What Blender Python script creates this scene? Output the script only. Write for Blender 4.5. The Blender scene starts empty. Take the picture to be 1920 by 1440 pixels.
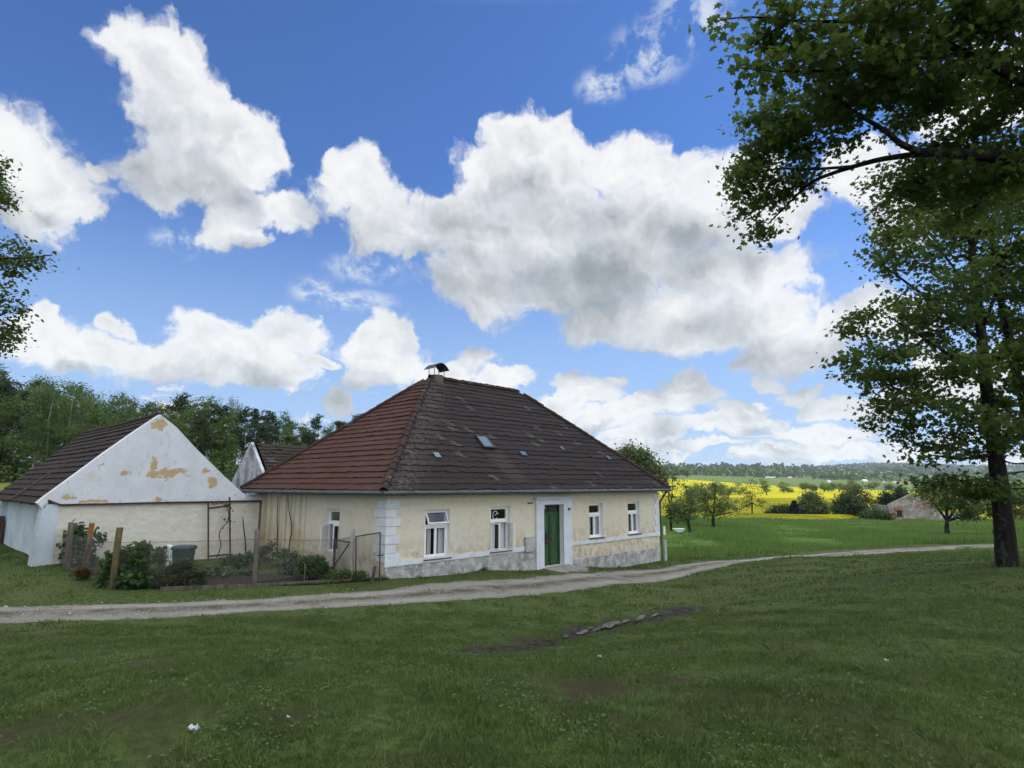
import bpy, math, random
import numpy as np
rng = np.random.default_rng(7)
random.seed(7)
R = math.radians
S = bpy.context.scene
COL = S.collection

# ------------------------------------------------------------------ camera (eye at the origin, 1.65 m above the turf, looking along +Y)
FPX, VH = 1129.35, 908.3
PITCH = math.atan((VH - 720) / FPX)
cd = bpy.data.cameras.new('camera')
cam = bpy.data.objects.new('camera', cd); COL.objects.link(cam)
cam.location = (0, 0, 0); cam.rotation_euler = (math.pi / 2 + PITCH, 0, 0)
cd.sensor_fit = 'HORIZONTAL'; cd.sensor_width = 36; cd.lens = 36 * FPX / 1920
cd.clip_start = .05; cd.clip_end = 30000
S.camera = cam
S.view_settings.view_transform = 'Standard'; S.view_settings.look = 'None'
S.view_settings.exposure = 0.0; S.view_settings.gamma = 1
S.cycles.use_denoising = True
S.cycles.max_bounces = 6; S.cycles.transparent_max_bounces = 8
S.cycles.diffuse_bounces = 3; S.cycles.glossy_bounces = 2; S.cycles.transmission_bounces = 3; S.cycles.volume_bounces = 0
S.cycles.caustics_reflective = False; S.cycles.caustics_refractive = False

SUN_AZ, SUN_EL = R(78), R(50)          # to the right of the view, high
SUN_DIR = np.array([math.sin(SUN_AZ) * math.cos(SUN_EL), math.cos(SUN_AZ) * math.cos(SUN_EL), math.sin(SUN_EL)])
sl = bpy.data.lights.new('sun', 'SUN'); so = bpy.data.objects.new('sun', sl); COL.objects.link(so)
sl.energy = 5.0; sl.angle = R(.53); sl.color = (1, .95, .86)
so.rotation_euler = (math.pi / 2 - SUN_EL, 0, math.pi - SUN_AZ)

# ------------------------------------------------------------------ calibrated helpers: pixel + distance -> point
_c, _s = math.cos(PITCH), math.sin(PITCH)
def ray(u, v):
    x = u - 960; y = 720 - v
    return np.array([x, FPX * _c - y * _s, FPX * _s + y * _c])
def at(u, v, Y):
    d = ray(u, v); return d * (Y / d[1])
def atz(u, v, Z):
    d = ray(u, v); return d * (Z / d[2])
PHI = .7603
HO = np.array([-4.075, 20.0])                      # near front corner of the farmhouse
FV = np.array([math.sin(PHI), math.cos(PHI)]); LV = np.array([-FV[1], FV[0]])
ROTZ = math.atan2(FV[1], FV[0])
def HP(t, s, z): return np.array([HO[0] + t * FV[0] + s * LV[0], HO[1] + t * FV[1] + s * LV[1], z])
def on_s(u, v, s0):                                # pixel -> (t, z) on the plane s = s0
    d = ray(u, v); k = (s0 + HO @ LV) / (d[:2] @ LV); p = d * k
    return float((p[:2] - HO) @ FV), float(p[2])

# ------------------------------------------------------------------ node helpers
def nd(nt, typ, ins=None, **props):
    n = nt.nodes.new(typ)
    for k, v in props.items(): setattr(n, k, v)
    for k, v in (ins or {}).items():
        sk = n.inputs[k]
        if hasattr(v, 'is_linked') or isinstance(v, bpy.types.NodeSocket): nt.links.new(v, sk)
        else: sk.default_value = v
    return n
def mth(nt, op, a, b=0.0, c=0.0, clamp=False):
    n = nt.nodes.new('ShaderNodeMath'); n.operation = op; n.use_clamp = clamp
    for i, v in enumerate((a, b, c)):
        if isinstance(v, bpy.types.NodeSocket): nt.links.new(v, n.inputs[i])
        else: n.inputs[i].default_value = v
    return n.outputs[0]
def vmt(nt, op, a, b=(0, 0, 0), c=(0, 0, 0), out=0):
    n = nt.nodes.new('ShaderNodeVectorMath'); n.operation = op
    for i, v in enumerate((a, b, c)):
        if isinstance(v, bpy.types.NodeSocket): nt.links.new(v, n.inputs[i])
        else: n.inputs[i].default_value = v
    return n.outputs['Value'] if op in ('LENGTH', 'DISTANCE', 'DOT_PRODUCT') else n.outputs[0]
def mapr(nt, v, a, b, c=0.0, d=1.0, smooth=False):
    n = nd(nt, 'ShaderNodeMapRange', {'Value': v, 'From Min': a, 'From Max': b, 'To Min': c, 'To Max': d})
    if smooth: n.interpolation_type = 'SMOOTHSTEP'
    return n.outputs[0]
def mixc(nt, f, a, b, mode='MIX'):
    n = nt.nodes.new('ShaderNodeMix'); n.data_type = 'RGBA'; n.blend_type = mode
    for i, v in ((0, f), (6, a), (7, b)):
        if isinstance(v, bpy.types.NodeSocket): nt.links.new(v, n.inputs[i])
        else: n.inputs[i].default_value = (tuple(v) + (1,)) if isinstance(v, (tuple, list)) and len(v) == 3 else v
    return n.outputs[2]
def noise(nt, vec, scale, detail=3, rough=.55, dist=0, dim='3D'):
    return nd(nt, 'ShaderNodeTexNoise', {'Vector': vec, 'Scale': scale, 'Detail': detail, 'Roughness': rough, 'Distortion': dist}, noise_dimensions=dim).outputs[0]
def scaled(nt, vec, sc, off=(0, 0, 0)): return vmt(nt, 'MULTIPLY_ADD', vec, sc, off)
def new_mat(name):
    m = bpy.data.materials.new(name); m.use_nodes = True; nt = m.node_tree; nt.nodes.clear()
    out = nt.nodes.new('ShaderNodeOutputMaterial')
    return m, nt, out
def M(name, base, rough=.85, layers=(), bump=None, spec=.25, metal=0, isl=None, custom=None, stretch=None):
    """base colour, then layers (scale, colour, lo, hi, detail[, stretch]) mixed in where a noise passes lo..hi; bump = (scale, strength, distance)."""
    m, nt, out = new_mat(name)
    co = nd(nt, 'ShaderNodeTexCoord').outputs['Object']
    if stretch: co = scaled(nt, co, stretch)
    col = mixc(nt, 0.0, base, base)
    if isl:
        g = nt.nodes.new('ShaderNodeNewGeometry').outputs['Random Per Island']
        col = mixc(nt, g, base, isl)
    for k, L in enumerate(layers):
        vec = scaled(nt, co, L[5] if len(L) > 5 else (1, 1, 1), (k * 7.3, k * 3.1, k * 5.7))
        f = mapr(nt, noise(nt, vec, L[0], L[4] if len(L) > 4 else 4, .6), L[2], L[3])
        col = mixc(nt, f, col, L[1])
    b = nd(nt, 'ShaderNodeBsdfPrincipled', {'Roughness': rough, 'Metallic': metal, 'Specular IOR Level': spec})
    if custom: col = custom(nt, co, col, b)
    nt.links.new(col, b.inputs['Base Color'])
    if bump:
        bn = nd(nt, 'ShaderNodeBump', {'Height': noise(nt, co, bump[0], 5, .65), 'Strength': bump[1], 'Distance': bump[2]})
        nt.links.new(bn.outputs[0], b.inputs['Normal'])
    nt.links.new(b.outputs[0], out.inputs[0])
    return m
def leaf_mat(name, c1, c2, c3=None, tr=.35, rough=.55, spec=.2):
    m, nt, out = new_mat(name)
    g = nt.nodes.new('ShaderNodeNewGeometry').outputs['Random Per Island']
    col = mixc(nt, g, c1, c2)
    if c3:
        co = nd(nt, 'ShaderNodeTexCoord').outputs['Object']
        col = mixc(nt, mapr(nt, noise(nt, co, .5, 2), .42, .66), col, c3)
    b = nd(nt, 'ShaderNodeBsdfPrincipled', {'Base Color': col, 'Roughness': rough, 'Specular IOR Level': spec})
    t = nd(nt, 'ShaderNodeBsdfTranslucent', {'Color': mixc(nt, .45, col, (.20, .30, .05))})
    mx = nd(nt, 'ShaderNodeMixShader', {0: tr, 1: b.outputs[0], 2: t.outputs[0]})
    nt.links.new(mx.outputs[0], out.inputs[0])
    return m

# ------------------------------------------------------------------ sky: Nishita sky with cumulus clouds
W = bpy.data.worlds.new('World'); S.world = W; W.use_nodes = True
nt = W.node_tree; nt.nodes.clear()
def azel(u, v):
    d = ray(u, v); return math.atan2(d[0], d[1]), math.asin(d[2] / np.linalg.norm(d))
# cumulus masses: (centre u, v, half width, half height) of each puff, read off the photograph as directions
PUFFS = [
 (262,105,72,62),(325,150,100,80),(350,235,110,85),(430,250,85,55),(495,285,52,42),(300,335,80,48),(375,345,90,52),(445,305,80,50),
 (425,415,52,46),(528,392,62,42),(455,440,34,26),
 (40,285,110,80),(85,330,95,70),(60,395,75,60),(178,318,34,20),(130,385,40,30),
 (60,625,78,48),(120,655,120,45),(215,660,110,42),(300,672,120,40),(382,628,68,44),(400,690,150,36),(545,632,58,42),(480,668,90,40),(540,700,40,22),(70,580,44,26),(215,604,28,18),(585,684,32,10),
 (668,345,66,62),(715,395,82,58),(742,440,72,46),
 (985,262,72,52),(1040,250,50,40),(930,330,92,62),(1055,320,110,72),(860,385,72,44),(1180,310,92,52),(1265,330,70,42),(1340,335,62,40),(1400,350,70,60),
 (880,440,110,62),(1020,430,150,90),(1200,420,150,95),(1350,410,120,70),(880,520,92,54),(935,560,60,40),(1080,530,150,72),(1180,500,120,75),(1460,400,70,46),
 (1120,605,90,42),(1260,585,120,55),(1340,520,120,58),(1440,520,95,50),(1290,630,100,42),(1420,600,130,58),(1560,620,90,55),(1510,660,110,38),(1650,600,90,60),(1700,400,80,60),(1620,320,90,60),
 (728,630,58,36),(690,665,58,38),(745,685,95,40),(885,672,44,28),(825,700,60,30),(925,712,52,26),(632,758,30,24),(690,712,50,24),
 (1062,712,48,26),(1092,738,72,26),(1030,758,62,24),(1170,716,24,12),(1300,722,38,24),(1302,748,56,20),(1228,758,38,16),(1450,716,38,14),(1500,738,60,18),(1390,772,50,14),(1190,775,70,20),(1100,790,90,20),(1340,800,90,15),(1560,770,70,22),(1250,805,60,12),(1480,805,80,13),(1180,818,60,10),(1310,832,70,9),(1430,846,70,8),(1580,818,70,13),(1260,772,50,14),(1420,790,60,10),(1560,848,80,9),(1150,842,50,8),
 (1860,180,140,70),(1800,700,120,60),(-140,200,160,120),(-200,600,200,90),(2150,420,180,110),
]
def puff_field(nt, p):
    acc = None
    for (u, v, a, b) in PUFFS:
        az, el = azel(u, v)
        ra = abs(azel(u + a, v)[0] - azel(u - a, v)[0]) / 2; re = abs(azel(u, v - b)[1] - azel(u, v + b)[1]) / 2
        q = vmt(nt, 'LENGTH', vmt(nt, 'MULTIPLY_ADD', p, (1 / ra, 1 / re, 0), (-az / ra, -el / re, 0)))
        acc = q if acc is None else mth(nt, 'SMOOTH_MIN', acc, q, .28)
    return acc
D = nd(nt, 'ShaderNodeTexCoord').outputs['Generated']
sx = nd(nt, 'ShaderNodeSeparateXYZ', {0: D})
az = mth(nt, 'ARCTAN2', sx.outputs[0], sx.outputs[1]); el = mth(nt, 'ARCSINE', sx.outputs[2])
p0 = nd(nt, 'ShaderNodeCombineXYZ', {0: az, 1: el}).outputs[0]
# ragged edges: warp the direction before the puffs are read
w1 = nd(nt, 'ShaderNodeTexNoise', {'Vector': p0, 'Scale': 9.0, 'Detail': 5.0, 'Roughness': .6}, noise_dimensions='2D').outputs['Color']
p1 = vmt(nt, 'MULTIPLY_ADD', vmt(nt, 'SUBTRACT', w1, (.5, .5, .5)), (.105, .075, 0), p0)
q0 = puff_field(nt, p1)
q1 = puff_field(nt, vmt(nt, 'ADD', p1, (.045, .075, 0)))
def billow(nt, p):
    a = nd(nt, 'ShaderNodeTexVoronoi', {'Vector': p, 'Scale': 20.0, 'Detail': 2.0, 'Roughness': .5, 'Lacunarity': 2.2}, voronoi_dimensions='2D', feature='F1', normalize=True).outputs['Distance']
    b = noise(nt, p, 12.0, 6, .6, .0, '2D')
    return mth(nt, 'ADD', mth(nt, 'MULTIPLY', a, -.75), b)
n0 = billow(nt, p1); n1 = billow(nt, vmt(nt, 'ADD', p1, (.006, .010, 0)))
h = mth(nt, 'ADD', mth(nt, 'SUBTRACT', 1.0, q0), mth(nt, 'MULTIPLY', mth(nt, 'ADD', n0, -.06), 1.1))
dens = mapr(nt, h, -.02, .40, smooth=True)
thick = mapr(nt, h, .12, 1.15, smooth=True)
side = mth(nt, 'MINIMUM', mth(nt, 'MAXIMUM', mth(nt, 'MULTIPLY', mth(nt, 'SUBTRACT', q1, q0), .34), -.24), .26)
soft = noise(nt, p0, 7.0, 4, .55, 0, '2D'); soft2 = noise(nt, vmt(nt, 'ADD', p0, (.022, .034, 0)), 7.0, 4, .55, 0, '2D')
dark = None
for (u, v, a, b, k) in ((1095,540,150,75,.30),(1180,470,190,120,.10),(900,430,110,80,.08),(1480,655,170,34,.18),(1330,600,120,40,.10),(390,700,190,24,.14),(370,300,90,90,.06),(700,410,90,50,.08),(1090,760,80,18,.12),(760,730,120,20,.10),(60,370,90,60,.08)):
    az1, el1 = azel(u, v); q_ = vmt(nt, 'LENGTH', vmt(nt, 'MULTIPLY_ADD', p1, (1145 / a, 1145 / b, 0), (-az1 * 1145 / a, -el1 * 1145 / b, 0)))
    q_ = mth(nt, 'MULTIPLY', mapr(nt, q_, 1.25, .15, smooth=True), k); dark = q_ if dark is None else mth(nt, 'ADD', dark, q_)
lit = mth(nt, 'SUBTRACT', .80, mth(nt, 'ADD', mth(nt, 'MULTIPLY', thick, .20), dark))
lit = mth(nt, 'ADD', lit, side)
lit = mth(nt, 'ADD', lit, mth(nt, 'MULTIPLY', mth(nt, 'SUBTRACT', n0, n1), .42))
lit = mth(nt, 'ADD', lit, mth(nt, 'MULTIPLY', mth(nt, 'SUBTRACT', soft, soft2), .60))
ramp = nt.nodes.new('ShaderNodeValToRGB'); nt.links.new(lit, ramp.inputs[0])
e = ramp.color_ramp.elements
e[0].position = .20; e[0].color = (.30, .345, .37, 1); e[1].position = 1.02 - .02; e[1].color = (.97, .97, .965, 1)
for pos, c in ((.40, (.42, .465, .49)), (.58, (.58, .61, .64)), (.74, (.73, .76, .785)), (.88, (.88, .895, .90))):
    x = e.new(pos); x.color = c + (1,)
cloud_col = ramp.outputs[0]
# thin wisps and the far layered rows near the horizon
pl = scaled(nt, p1, (9.5, 30.0, 0), (5.3, 2.9, 0))
nl = noise(nt, pl, 1.0, 6, .58, .4, '2D'); nl2 = noise(nt, vmt(nt, 'ADD', pl, (.10, .42, 0)), 1.0, 6, .58, .4, '2D')
cov = mapr(nt, el, .02, .24, .36, .78)
rows = mapr(nt, mth(nt, 'SUBTRACT', nl, cov), .0, .12, smooth=True)
rows_lit = mth(nt, 'ADD', mth(nt, 'MULTIPLY', mth(nt, 'SUBTRACT', nl, nl2), 2.2), .62)
rows_col = mixc(nt, mapr(nt, rows_lit, .3, .9), (.50, .58, .69), (.94, .93, .91))
# outside the view: broken cumulus cover boosted as fill light, most towards the sun
ng = noise(nt, D, 3.2, 7, .6, .2); ng2 = noise(nt, vmt(nt, 'ADD', D, tuple(SUN_DIR * .12)), 3.2, 7, .6, .2)
away = mth(nt, 'MAXIMUM', mapr(nt, mth(nt, 'ABSOLUTE', az), .78, 1.0, smooth=True), mapr(nt, el, .72, .92, smooth=True))
gen = mth(nt, 'MULTIPLY', mapr(nt, ng, .36, .50, smooth=True), away)
sdot = mapr(nt, vmt(nt, 'DOT_PRODUCT', D, tuple(SUN_DIR)), -.2, 1.0, 1.7, 3.6, smooth=True)
gen_col = mixc(nt, mapr(nt, mth(nt, 'SUBTRACT', ng, ng2), -.1, .15), (.5, .54, .58), (1, .99, .97))
gen_col = vmt(nt, 'SCALE', gen_col); nt.nodes[-1].inputs['Scale'].default_value = 1; nt.links.new(sdot, nt.nodes[-1].inputs['Scale'])
sky = nd(nt, 'ShaderNodeTexSky', sky_type='NISHITA', sun_disc=False, sun_elevation=SUN_EL, sun_rotation=SUN_AZ, altitude=450, air_density=1.0, dust_density=.35, ozone_density=2.6).outputs[0]
SKY_K = .105
blue = vmt(nt, 'MULTIPLY', sky, (.70 * SKY_K, 1.04 * SKY_K, 1.56 * SKY_K))
blue = mixc(nt, mapr(nt, el, .0, .50, .85, 0, smooth=True), blue, (.44, .62, .90))
c_ = mixc(nt, mth(nt, 'MULTIPLY', rows, .92), blue, rows_col)
wz = None
for (u, v, a, b) in ((1290,40,90,46),(1210,105,80,44),(1130,160,50,26),(690,505,70,26),(655,562,86,20),(330,455,36,24),(590,545,40,24)):
    az1, el1 = azel(u, v); q_ = vmt(nt, 'LENGTH', vmt(nt, 'MULTIPLY_ADD', p0, (1145 / a, 1145 / b, 0), (-az1 * 1145 / a, -el1 * 1145 / b, 0)))
    wz = q_ if wz is None else mth(nt, 'MINIMUM', wz, q_)
wisp = mth(nt, 'MULTIPLY', mapr(nt, noise(nt, scaled(nt, p0, (1, 1.3, 0), (2.2, .7, 0)), 17.0, 8, .64, .2, '2D'), .42, .66, smooth=True), mapr(nt, wz, 1.45, .35, smooth=True))
c_ = mixc(nt, mth(nt, 'MULTIPLY', wisp, .8), c_, (.78, .84, .92))
c_ = mixc(nt, mth(nt, 'MULTIPLY', gen, .95), c_, gen_col)
c_ = mixc(nt, mth(nt, 'MULTIPLY', dens, mapr(nt, h, .0, .8, .80, .985)), c_, cloud_col)
c_ = mixc(nt, mapr(nt, el, -.06, -.12), c_, (.10, .12, .09))      # below the horizon: land
bg = nd(nt, 'ShaderNodeBackground', {'Color': c_, 'Strength': 1.0})
nt.links.new(bg.outputs[0], nd(nt, 'ShaderNodeOutputWorld').inputs[0])
W.cycles.sampling_method = 'MANUAL'; W.cycles.sample_map_resolution = 512

# ------------------------------------------------------------------ tagging and mesh helpers
def tag(o, label=None, cat=None, group=None, kind=None):
    if label: o['label'] = label
    if cat: o['category'] = cat
    if group: o['group'] = group
    if kind: o['kind'] = kind
    return o
def empty(name, loc, rz=0):
    o = bpy.data.objects.new(name, None); COL.objects.link(o); o.location = loc; o.rotation_euler = (0, 0, rz); o.empty_display_size = .3
    return o
def link(name, me, parent=None, loc=None):
    o = bpy.data.objects.new(name, me); COL.objects.link(o)
    if parent: o.parent = parent
    if loc is not None: o.location = loc
    return o
def np_mesh(name, V, faces, mat, smooth=False, k=None):
    """V (n,3); faces either an (m,k) int array or a list of arrays of different k."""
    me = bpy.data.meshes.new(name)
    V = np.asarray(V, dtype=np.float32)
    fl = faces if isinstance(faces, list) else [faces]
    fl = [np.asarray(f, dtype=np.int32) for f in fl if len(f)]
    loops = np.concatenate([f.ravel() for f in fl]); tot = np.concatenate([np.full(len(f), f.shape[1], np.int32) for f in fl])
    me.vertices.add(len(V)); me.vertices.foreach_set('co', V.ravel())
    me.loops.add(len(loops)); me.loops.foreach_set('vertex_index', loops)
    me.polygons.add(len(tot)); me.polygons.foreach_set('loop_start', np.concatenate([[0], np.cumsum(tot)[:-1]]).astype(np.int32))
    me.polygons.foreach_set('loop_total', tot)
    me.polygons.foreach_set('use_smooth', np.full(len(tot), bool(smooth)))
    me.update(calc_edges=True); me.validate()
    for m in (mat if isinstance(mat, (list, tuple)) else [mat]): me.materials.append(m)
    return me
class MB:
    """collects simple shapes and builds ONE mesh object"""
    def __init__(s): s.v = []; s.f = {}; s.n = 0
    def add(s, V, F):
        V = np.asarray(V, float)
        for q in F: s.f.setdefault(len(q), []).append([i + s.n for i in q])
        s.v.append(V); s.n += len(V)
    def box(s, a, b, taper=1.0):
        (x0, y0, z0), (x1, y1, z1) = a, b
        V = np.array([[x0,y0,z0],[x1,y0,z0],[x1,y1,z0],[x0,y1,z0],[x0,y0,z1],[x1,y0,z1],[x1,y1,z1],[x0,y1,z1]], float)
        if taper != 1:
            c = V[4:].mean(0); V[4:, :2] = c[:2] + (V[4:, :2] - c[:2]) * taper
        s.add(V, [(0,3,2,1),(4,5,6,7),(0,1,5,4),(1,2,6,5),(2,3,7,6),(3,0,4,7)])
    def quad(s, *p): s.add(p, [tuple(range(len(p)))])
    def prism(s, poly, d):                 # polygon (k,3) extruded along vector d
        p = np.asarray(poly, float); k = len(p)
        s.add(np.vstack([p, p + np.asarray(d)]), [tuple(range(k))[::-1], tuple(range(k, 2 * k))] + [(i, (i + 1) % k, k + (i + 1) % k, k + i) for i in range(k)])
    def tube(s, pts, r, n=6, cap=True):
        pts = np.asarray(pts, float); m = len(pts); r = np.broadcast_to(np.asarray(r, float), (m,))
        T = np.gradient(pts, axis=0) if m > 1 else np.array([[0, 0, 1.]]); T /= np.linalg.norm(T, axis=1)[:, None] + 1e-9
        up = np.array([0, 0, 1.]) if abs(T[0, 2]) < .9 else np.array([1., 0, 0])
        A = np.cross(T, up); A /= np.linalg.norm(A, axis=1)[:, None] + 1e-9; B = np.cross(T, A)
        th = np.arange(n) * 2 * np.pi / n
        ring = pts[:, None] + r[:, None, None] * (np.cos(th)[None, :, None] * A[:, None] + np.sin(th)[None, :, None] * B[:, None])
        F = [(i * n + j, i * n + (j + 1) % n, (i + 1) * n + (j + 1) % n, (i + 1) * n + j) for i in range(m - 1) for j in range(n)]
        if cap: F += [tuple(range(n))[::-1], tuple((m - 1) * n + j for j in range(n))]
        s.add(ring.reshape(-1, 3), F)
    def lathe(s, prof, n=16, c=(0, 0, 0)):
        prof = np.asarray(prof, float); m = len(prof); th = np.arange(n) * 2 * np.pi / n
        V = np.stack([prof[:, 0:1] * np.cos(th), prof[:, 0:1] * np.sin(th), np.repeat(prof[:, 1:2], n, 1)], -1).reshape(-1, 3) + np.asarray(c)
        s.add(V, [(i * n + j, i * n + (j + 1) % n, (i + 1) * n + (j + 1) % n, (i + 1) * n + j) for i in range(m - 1) for j in range(n)] + [tuple(range(n))[::-1], tuple((m - 1) * n + j for j in range(n))])
    def build(s, name, mat, parent=None, smooth=False, loc=None):
        me = np_mesh(name, np.vstack(s.v), [np.array(x) for x in s.f.values()], mat, smooth)
        return link(name, me, parent, loc)
def fbm(x, y, sc=1.0, seed=0, octv=5):
    r = np.random.default_rng(1000 + seed); out = np.zeros(np.broadcast(x, y).shape); a = 1.0; tot = 0
    for o in range(octv):
        for k in range(4):
            an = r.uniform(0, 2 * np.pi); ph = r.uniform(0, 2 * np.pi); fr = sc * 2 ** o * r.uniform(.7, 1.4)
            out = out + a * np.sin((x * np.cos(an) + y * np.sin(an)) * fr * 2 + ph + 1.3 * np.sin((y * np.cos(an * 1.7) - x * np.sin(an * 1.7)) * fr * 1.3 + ph * 2))
        tot += a * 2; a *= .55
    return out / tot                                     # roughly -1..1

# ------------------------------------------------------------------ terrain: a smooth surface through surveyed points
CP = []
def cp_z(u, v, Z): p = atz(u, v, Z); CP.append(p)
def cp_y(u, v, Y): CP.append(at(u, v, Y))
def cp(x, y, z): CP.append(np.array([x, y, z], float))
for a in range(-180, 180, 30): cp(2 * math.sin(R(a)), 2 * math.cos(R(a)), -1.65)
for a in (-150, -120, -90, 90, 120, 150, 180):
    sx_, cx_ = math.sin(R(a)), math.cos(R(a))
    for r_, z_ in ((9, -1.75 if a < 0 else -1.6), (30, -2.3 if a < 0 else -1.6), (120, -3 if a < 0 else -3.5), (600, 2), (1600, 25), (4500, 100)): cp(r_ * sx_, r_ * cx_, z_)
for u, v, z in ((960,1310,-1.84),(300,1310,-1.84),(1600,1310,-1.8),(60,1300,-1.85),(500,1232,-2.06),(700,1240,-2.06),(860,1250,-2.1),(1060,1262,-2.12),(250,1194,-2.5),(80,1230,-2.3),
                (925,1222,-2.86),(1090,1182,-3.14),(1290,1142,-3.3),(620,1203,-2.86),(400,1184,-2.9),(1400,1100,-3.5),
                (0,1178,-2.98),(300,1169,-3.05),(600,1150,-3.12),(720,1143,-3.15),(1000,1119,-3.45),(1239,1088,-3.86),(1440,1057,-4.22),
                (0,1130,-2.98),(400,1119,-3.05),(720,1104,-3.15),(1000,1086,-3.45),(1239,1065,-3.95),(1420,1047,-4.28),
                (1500,1044.5,-3.3),(1465,1045.5,-3.35),(1540,1045,-3.25),(1440,1062,-3.55),(1580,1052,-3.3),(1516,1043,-4.36),(1718,1029,-4.2),(1910,1021,-4.1),
                (1888,1060,-2.32),(1700,1100,-2.55),(1900,1200,-2.0),(1500,1150,-2.75),(1300,1200,-2.5),(1820,1042,-3.2)): cp_z(u, v, z)
for t, s_, z in ((0,0,-2.98),(4.2,0,-3.14),(8.4,0,-3.38),(17.2,0,-3.93),(0,9.3,-3.0),(17,9.5,-4.0),(-2,2.5,-3.08),(-2,6,-3.0),(-7,9,-2.66),(-8,14,-2.72),(-8,20,-2.75),(20,3,-4.2),(20,12,-4.5)):
    CP.append(HP(t, s_, z))
for u, v, Y in ((6,932,44),(6,904,66),(-150,960,40),(300,903,66),(600,903,72),(-300,900,80),(300,880,160),(0,876,160),(700,895,120),
                (1255,1003,50),(1300,1040,38.5),(1400,1002,57),(1400,976,104),(1300,976,104),(1700,978,102),(1900,1000,62),(1900,975,110),
                (1300,960,150),(1600,962,150),(1300,932,300),(1650,934,300),(1290,901,600),(1480,914,600),(1690,921,600),(2000,925,500),(1000,905,500),
                (1300,892,950),(1500,899,1000),(1700,905,1000),(1300,886,2000),(1500,887,2000),(1700,890,2000),(2000,890,2000),(1000,886,2000),(500,870,1500),(0,865,1500),
                (1300,884,3500),(1500,885,3500),(1700,882,3500),(1000,884,3500),(500,870,3500),(0,865,3500)): cp_y(u, v, Y)
CP = np.array(CP)
def _uv(x, y):
    r = np.sqrt(x * x + y * y) + .3; a = np.arctan2(x, y)
    L = np.log(r)
    return np.stack([np.sin(a) * 1.6, np.cos(a) * 1.6, L], -1)
_Q = _uv(CP[:, 0], CP[:, 1])
def _kern(A, B):
    d = np.sqrt(((A[:, None] - B[None]) ** 2).sum(-1)); return d
_sc = CP[:, 2] / np.sqrt(CP[:, 0] ** 2 + CP[:, 1] ** 2 + 1)       # fit the slope angle seen from the eye
_n = len(CP); _A = np.zeros((_n + 4, _n + 4)); _A[:_n, :_n] = _kern(_Q, _Q) + 1e-3 * np.eye(_n); _A[:_n, _n] = 1; _A[:_n, _n + 1:] = _Q; _A[_n:, :_n] = _A[:_n, _n:].T
_w = np.linalg.solve(_A, np.concatenate([_sc, np.zeros(4)]))
def H(x, y):
    x = np.asarray(x, float); y = np.asarray(y, float); sh = np.broadcast(x, y).shape
    x = np.broadcast_to(x, sh).ravel(); y = np.broadcast_to(y, sh).ravel(); out = np.empty(len(x))
    for i in range(0, len(x), 20000):
        q = _uv(x[i:i+20000], y[i:i+20000])
        sl_ = _kern(q, _Q) @ _w[:_n] + _w[_n] + q @ _w[_n+1:]
        out[i:i+20000] = sl_ * np.sqrt(x[i:i+20000] ** 2 + y[i:i+20000] ** 2 + 1)
    r = np.sqrt(x * x + y * y)
    out = out + .035 * fbm(x, y, .55, 3, 4) * np.clip(r / 3, 0, 1) * np.clip(60 / (r + 1), 0, 1)
    return out.reshape(sh)
def Hs(x, y): return float(H(np.array([x]), np.array([y]))[0])
def onground(u, v, lo=2.5, hi=6000):                 # where the sight line through (u, v) meets the terrain
    d = ray(u, v); d = d / d[1]; ys = np.exp(np.linspace(math.log(lo), math.log(hi), 3000))
    dz = d[2] * ys - H(d[0] * ys, ys); i = np.argmax(dz < 0)
    Y = ys[i]; return np.array([d[0] * Y, Y, d[2] * Y])

# bare and muddy patches in the turf (centre u, v, half sizes in metres along x and y)
DIRT = [(1135,1292,.95,.75,1.0),(1195,1352,.42,.3,.8),(260,1243,.5,.25,.8),(350,1238,.5,.2,.6),(165,1228,.4,.2,.7),(310,1282,.55,.25,.55),(115,1350,.6,.35,.7),(230,1358,.4,.3,.6),(540,1352,.3,.3,.7),(700,1315,.35,.2,.5),
        (1300,1225,.4,.22,.7),(760,1425,.3,.22,.8),(1500,1305,.5,.4,.5),(1640,1360,.5,.35,.5),(350,1425,.35,.2,.6),(1290,1310,.3,.2,.6),(20,1195,1.2,.6,.9),(110,1200,.6,.35,.7),(560,1255,.4,.2,.5),(1450,1330,.4,.3,.5),(1000,1300,.5,.4,.5)]
DIRT = [(onground(u, v), a, b, k) for u, v, a, b, k in DIRT]
MUD = np.array([onground(u, v)[:2] for u, v in ((905,1226),(960,1216),(1020,1204),(1080,1190),(1130,1176),(1180,1165),(1230,1154),(1290,1143))])
def polyline_dist(x, y, P):
    best = np.full(x.shape, 1e9); tt = np.zeros(x.shape); acc = 0.0
    for a, b in zip(P[:-1], P[1:]):
        d = b - a; L2 = d @ d; t = np.clip(((x - a[0]) * d[0] + (y - a[1]) * d[1]) / L2, 0, 1)
        ds = np.hypot(x - a[0] - t * d[0], y - a[1] - t * d[1]); m = ds < best
        best = np.where(m, ds, best); tt = np.where(m, acc + t * math.sqrt(L2), tt); acc += math.sqrt(L2)
    return best, tt
_H0 = H
def H(x, y):                                          # the wet rut is a shallow trench worn into the turf
    z = np.array(_H0(x, y), float); xb, yb = np.broadcast_arrays(np.asarray(x, float), np.asarray(y, float)); nr = np.hypot(xb, yb) < 25
    if nr.any():
        d, _ = polyline_dist(xb[nr], yb[nr], MUD); z[nr] -= .10 * np.exp(-(d / .34) ** 2) * (1 + .4 * fbm(xb[nr], yb[nr], 2.5, 33, 3))
    return z
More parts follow.
